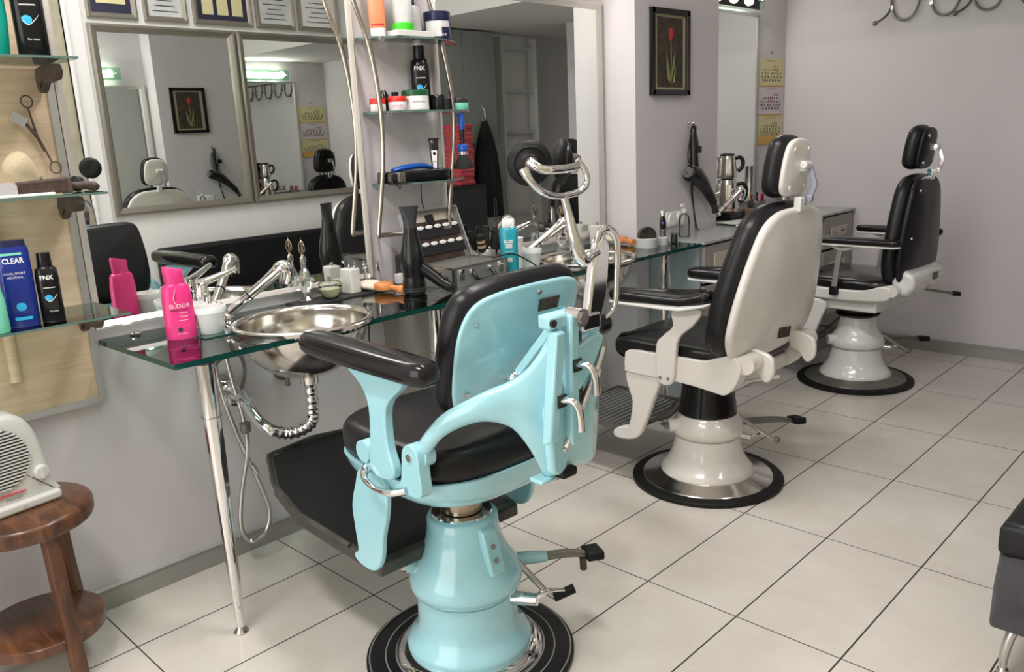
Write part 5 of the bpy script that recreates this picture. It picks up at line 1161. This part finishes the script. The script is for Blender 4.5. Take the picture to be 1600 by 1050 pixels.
t = thing('hair_clipper', 'white and black clipper lying by the pen holder behind the headrest', 'clipper', (.22, 3.97, ZT+.036), .5)
G().cyl((0, -.045, 0), (0, .0, 0), .030, 24).build('head', 'white', t)
G().tube([(0, 0, 0), (0, .06, .006), (0, .12, .0)], [.022, .026, .018], 16, 4).build('body', 'black_plastic', t)
t = thing('steel_jug', 'tall steel jug hidden behind the cream headrest', 'jug', (.12, 4.20, ZT+.004))
G().lathe([(.055, 0), (.055, .004), (.048, .15), (.046, .26), (.048, .265), (.044, .262), (.044, .01), (.001, .01)], 36, cap1=False).build('body', 'chrome_dull', t)
G().tube([(.0, .05, .22), (.0, .09, .20), (.0, .09, .10), (.0, .052, .08)], .006, 10, 5).build('handle', 'chrome_dull', t)

# wall calendar
t = thing('wall_calendar', 'three-month wall calendar with yellow and white sheets beside the corner', 'calendar', (0, 4.205, 1.238))
for z0, z1, mm, red in ((.345, .500, 'cal_y', 0), (.175, .335, 'cal_p', 1), (.0, .165, 'cal_y', 0)):
    sh = G().box((.006, 0, (z0+z1)/2), (.003, .325, z1-z0)).build('month_sheet', mm, t, smooth=False)
    G().box((.005, 0, z0-.004), (.004, .325, .008)).build('sheet_edge', 'cal_o', sh, smooth=False)
    b0 = z0+(.05 if z0 == 0 else 0)
    for k, body_ in enumerate(('1 2 3', '4 5 6 7 8 9 10', '11 12 13 14 15 16 17', '18 19 20 21 22 23 24', '25 26 27 28 29 30')):
        text(body_.replace(' ', '  '), .0185, 'ink', sh, (.0082, (.0 if k else .055), z1-.047-k*(.1/5)*(1.0 if z0 else .85)), rz=PI/2, name='dates', sx=1.35, bold=.0007)
    text('2019   \u015eUBAT   2019' if z0 > .3 else ('2019   MART   2019' if z0 > .1 else '2019   N\u0130SAN   2019'), .013, 'ink', sh, (.0082, 0, z1-.014), rz=PI/2, name='month_title')
    text('P    S    \u00c7    P    C    C    P', .013, 'grey_pl', sh, (.0082, .01, z1-.030), rz=PI/2, name='weekdays')
    if red:
        g = G()
        for a_, b_ in (((0, .012), (.030, .003)), ((0, -.012), (.030, .003)), ((-.0135, 0), (.003, .024)), ((.0135, 0), (.003, .024))): g.box((.009, .0+a_[0], .265+a_[1]), (.001, b_[0], b_[1]))
        g.build('date_marker', 'ink_red', sh, smooth=False)
G().box((.0075, 0, .024), (.003, .325, .046)).build('orange_footer', 'cal_o', t, smooth=False)
tag(G().cyl((0, 4.205, 1.775), (.012, 4.205, 1.775), .004).build('nail', 'greymetal'), 'small nail in the wall above the calendar', 'nail')

# coat rack on the back wall
t = thing('coat_rack', 'dark metal coat rack of looping wire hooks high on back wall', 'coat rack', (1.05, YB, 1.94))
for k in range(5):
    x = -.42+k*.21
    h = G().tube([(x, -.012, .10), (x+.004, -.014, .03), (x+.03, -.020, -.03), (x+.075, -.026, -.055), (x+.125, -.022, -.035), (x+.150, -.014, .03), (x+.150, -.012, .10)], .0065, 10, 5).build('wire_loop', 'greymetal', t)
for k in range(3):
    x = -.42+k*.42-.005
    h = G().tube([(x+.010, -.014, .05), (x, -.022, .0), (x-.02, -.05, -.035), (x-.05, -.075, -.058)], .0065, 10, 5).sphere((x-.053, -.078, -.060), .014).build('coat_hook', 'greymetal', t)
G().tube([(-.45, -.012, .10), (.55, -.012, .10)], .007, 10).build('top_bar', 'greymetal', t)
g = G()
for k in range(5): g.cyl((-.415+k*.21, -.0, .02), (-.415+k*.21, -.022, .02), .012, 14)
g.build('mounting_studs', 'chrome_dull', t)

# ------------------------------------------------------------------ opposite side of the shop (seen in the mirrors)
t = thing('waiting_bench', 'black upholstered waiting bench with grey velvet sides and metal feet', 'bench', (2.30, 2.02, 0))
G().rings([[(x*s_, y*s_, z) for x, y in ((-.228, -.68), (.228, -.68), (.228, .68), (-.228, .68))] for s_, z in ((1.0, .145), (.995, .25), (.975, .345))]).build('velvet_base', 'velvet', t, bevel=.012)
P = [(x, y, .335) for x, y in [(-.224, -.672), (.224, -.672), (.224, .672), (-.224, .672)]]
P2 = []
for i in range(4):
    a, b = P[i], P[(i+1) % 4]
    for k in range(6): P2.append(tuple(a[j]+(b[j]-a[j])*k/6 for j in range(3)))
G().pillow(P2, (0, 0, .090), .024, .012, 5).build('seat_cushion', 'leather', t, angle=80)
G().box((.20, 0, .58), (.06, 1.34, .42)).build('backrest', 'leather', t, bevel=.025, bseg=3)
for sx in (-1, 1):
    for sy in (-1, 1): G().tube([(sx*.16, sy*.60, .155), (sx*.185, sy*.625, .12), (sx*.195, sy*.635, .06), (sx*.195, sy*.635, .025)], [.014, .013, .011, .009], 12, 5).sphere((sx*.195, sy*.635, .015), .014).lathe([(.016, .0), (.018, .004), (.010, .012)], 16, c=(sx*.195, sy*.635, 0)).build('leg', 'chrome_dull', t)
t = thing('wall_cupboard', 'tall grey two-door wall cupboard reflected in the second mirror', 'cupboard', (XR, 3.86, 1.30))
G().box((-.075, 0, .43), (.15, .70, .86)).build('carcass', 'cup_grey', t, smooth=False)
for s_ in (-1, 1): G().box((-.156, s_*.175, .43), (.014, .345, .85)).build('door', 'cup_grey', t, smooth=False, bevel=.002)
t = thing('ladder', 'grey aluminium ladder standing against the wall, reflected in second mirror', 'ladder', (XR-.075, 4.55, 0))
for s_ in (-1, 1):
    sr = G().box((0, s_*.21, 1.07), (.10, .030, 2.14)).build('side_rail', 'rail', t, smooth=False)
for k in range(6): G().box((0, 0, .38+.335*k), (.028, .41, .028)).build('rung', 'rail', t, smooth=False)
# towels stacked on a low cabinet
t = thing('low_cabinet', 'black low cabinet under the red towels, reflected in the second mirror', 'cabinet', (2.38, 3.68, 0))
G().box((0, 0, .50), (.34, .36, 1.0)).build('carcass', 'black_plastic', t, smooth=False, bevel=.004)
G().box((-.174, 0, .50), (.010, .34, .94)).build('door', 'darkgrey', t, smooth=False, bevel=.002)
for k in range(15):
    o = G().pillow([(x, y, 0) for x, y in [(-.12, -.075), (0, -.077), (.12, -.075), (.122, 0), (.12, .075), (0, .077), (-.12, .075), (-.122, 0)]], (0, 0, .030), .014, .002, 3).build('folded_towel', 'red_towel')
    place(o, (2.36+.006*math.sin(k*2.1), 3.70+.006*math.cos(k*1.7), 1.0+.0305*k), .04*math.sin(k*1.3)); tag(o, ['red folded towel at the very bottom of the red stack', 'red folded towel on top of the red stack'][k == 14] if k in (0, 14) else 'red folded towel in the middle of the red stack on the black cabinet', 'towel', 'red towel stack reflected in the mirrors')
t = thing('black_jacket', 'black jacket hanging on a chrome hook, reflected in the second mirror', 'jacket', (2.36, 4.03, .72))
R = []
for z, a, b in ((0, .075, .15), (.25, .07, .14), (.5, .06, .11), (.66, .045, .06), (.76, .02, .02)): R.append([(a*math.cos(q)*(1+.12*math.sin(7*q)), b*math.sin(q)*(1+.10*math.sin(5*q)), z) for q in [2*PI*i/40 for i in range(40)]])
G().rings(R).build('cloth', 'jacket', t)
tag(G().tube([(2.395, 4.03, 1.60), (2.36, 4.03, 1.56), (2.355, 4.03, 1.50), (2.37, 4.03, 1.475), (2.385, 4.03, 1.50)], .005, 8, 5).build('coat_hook', 'chrome'), 'chrome coat hook on the grey cupboard above the black jacket', 'hook')
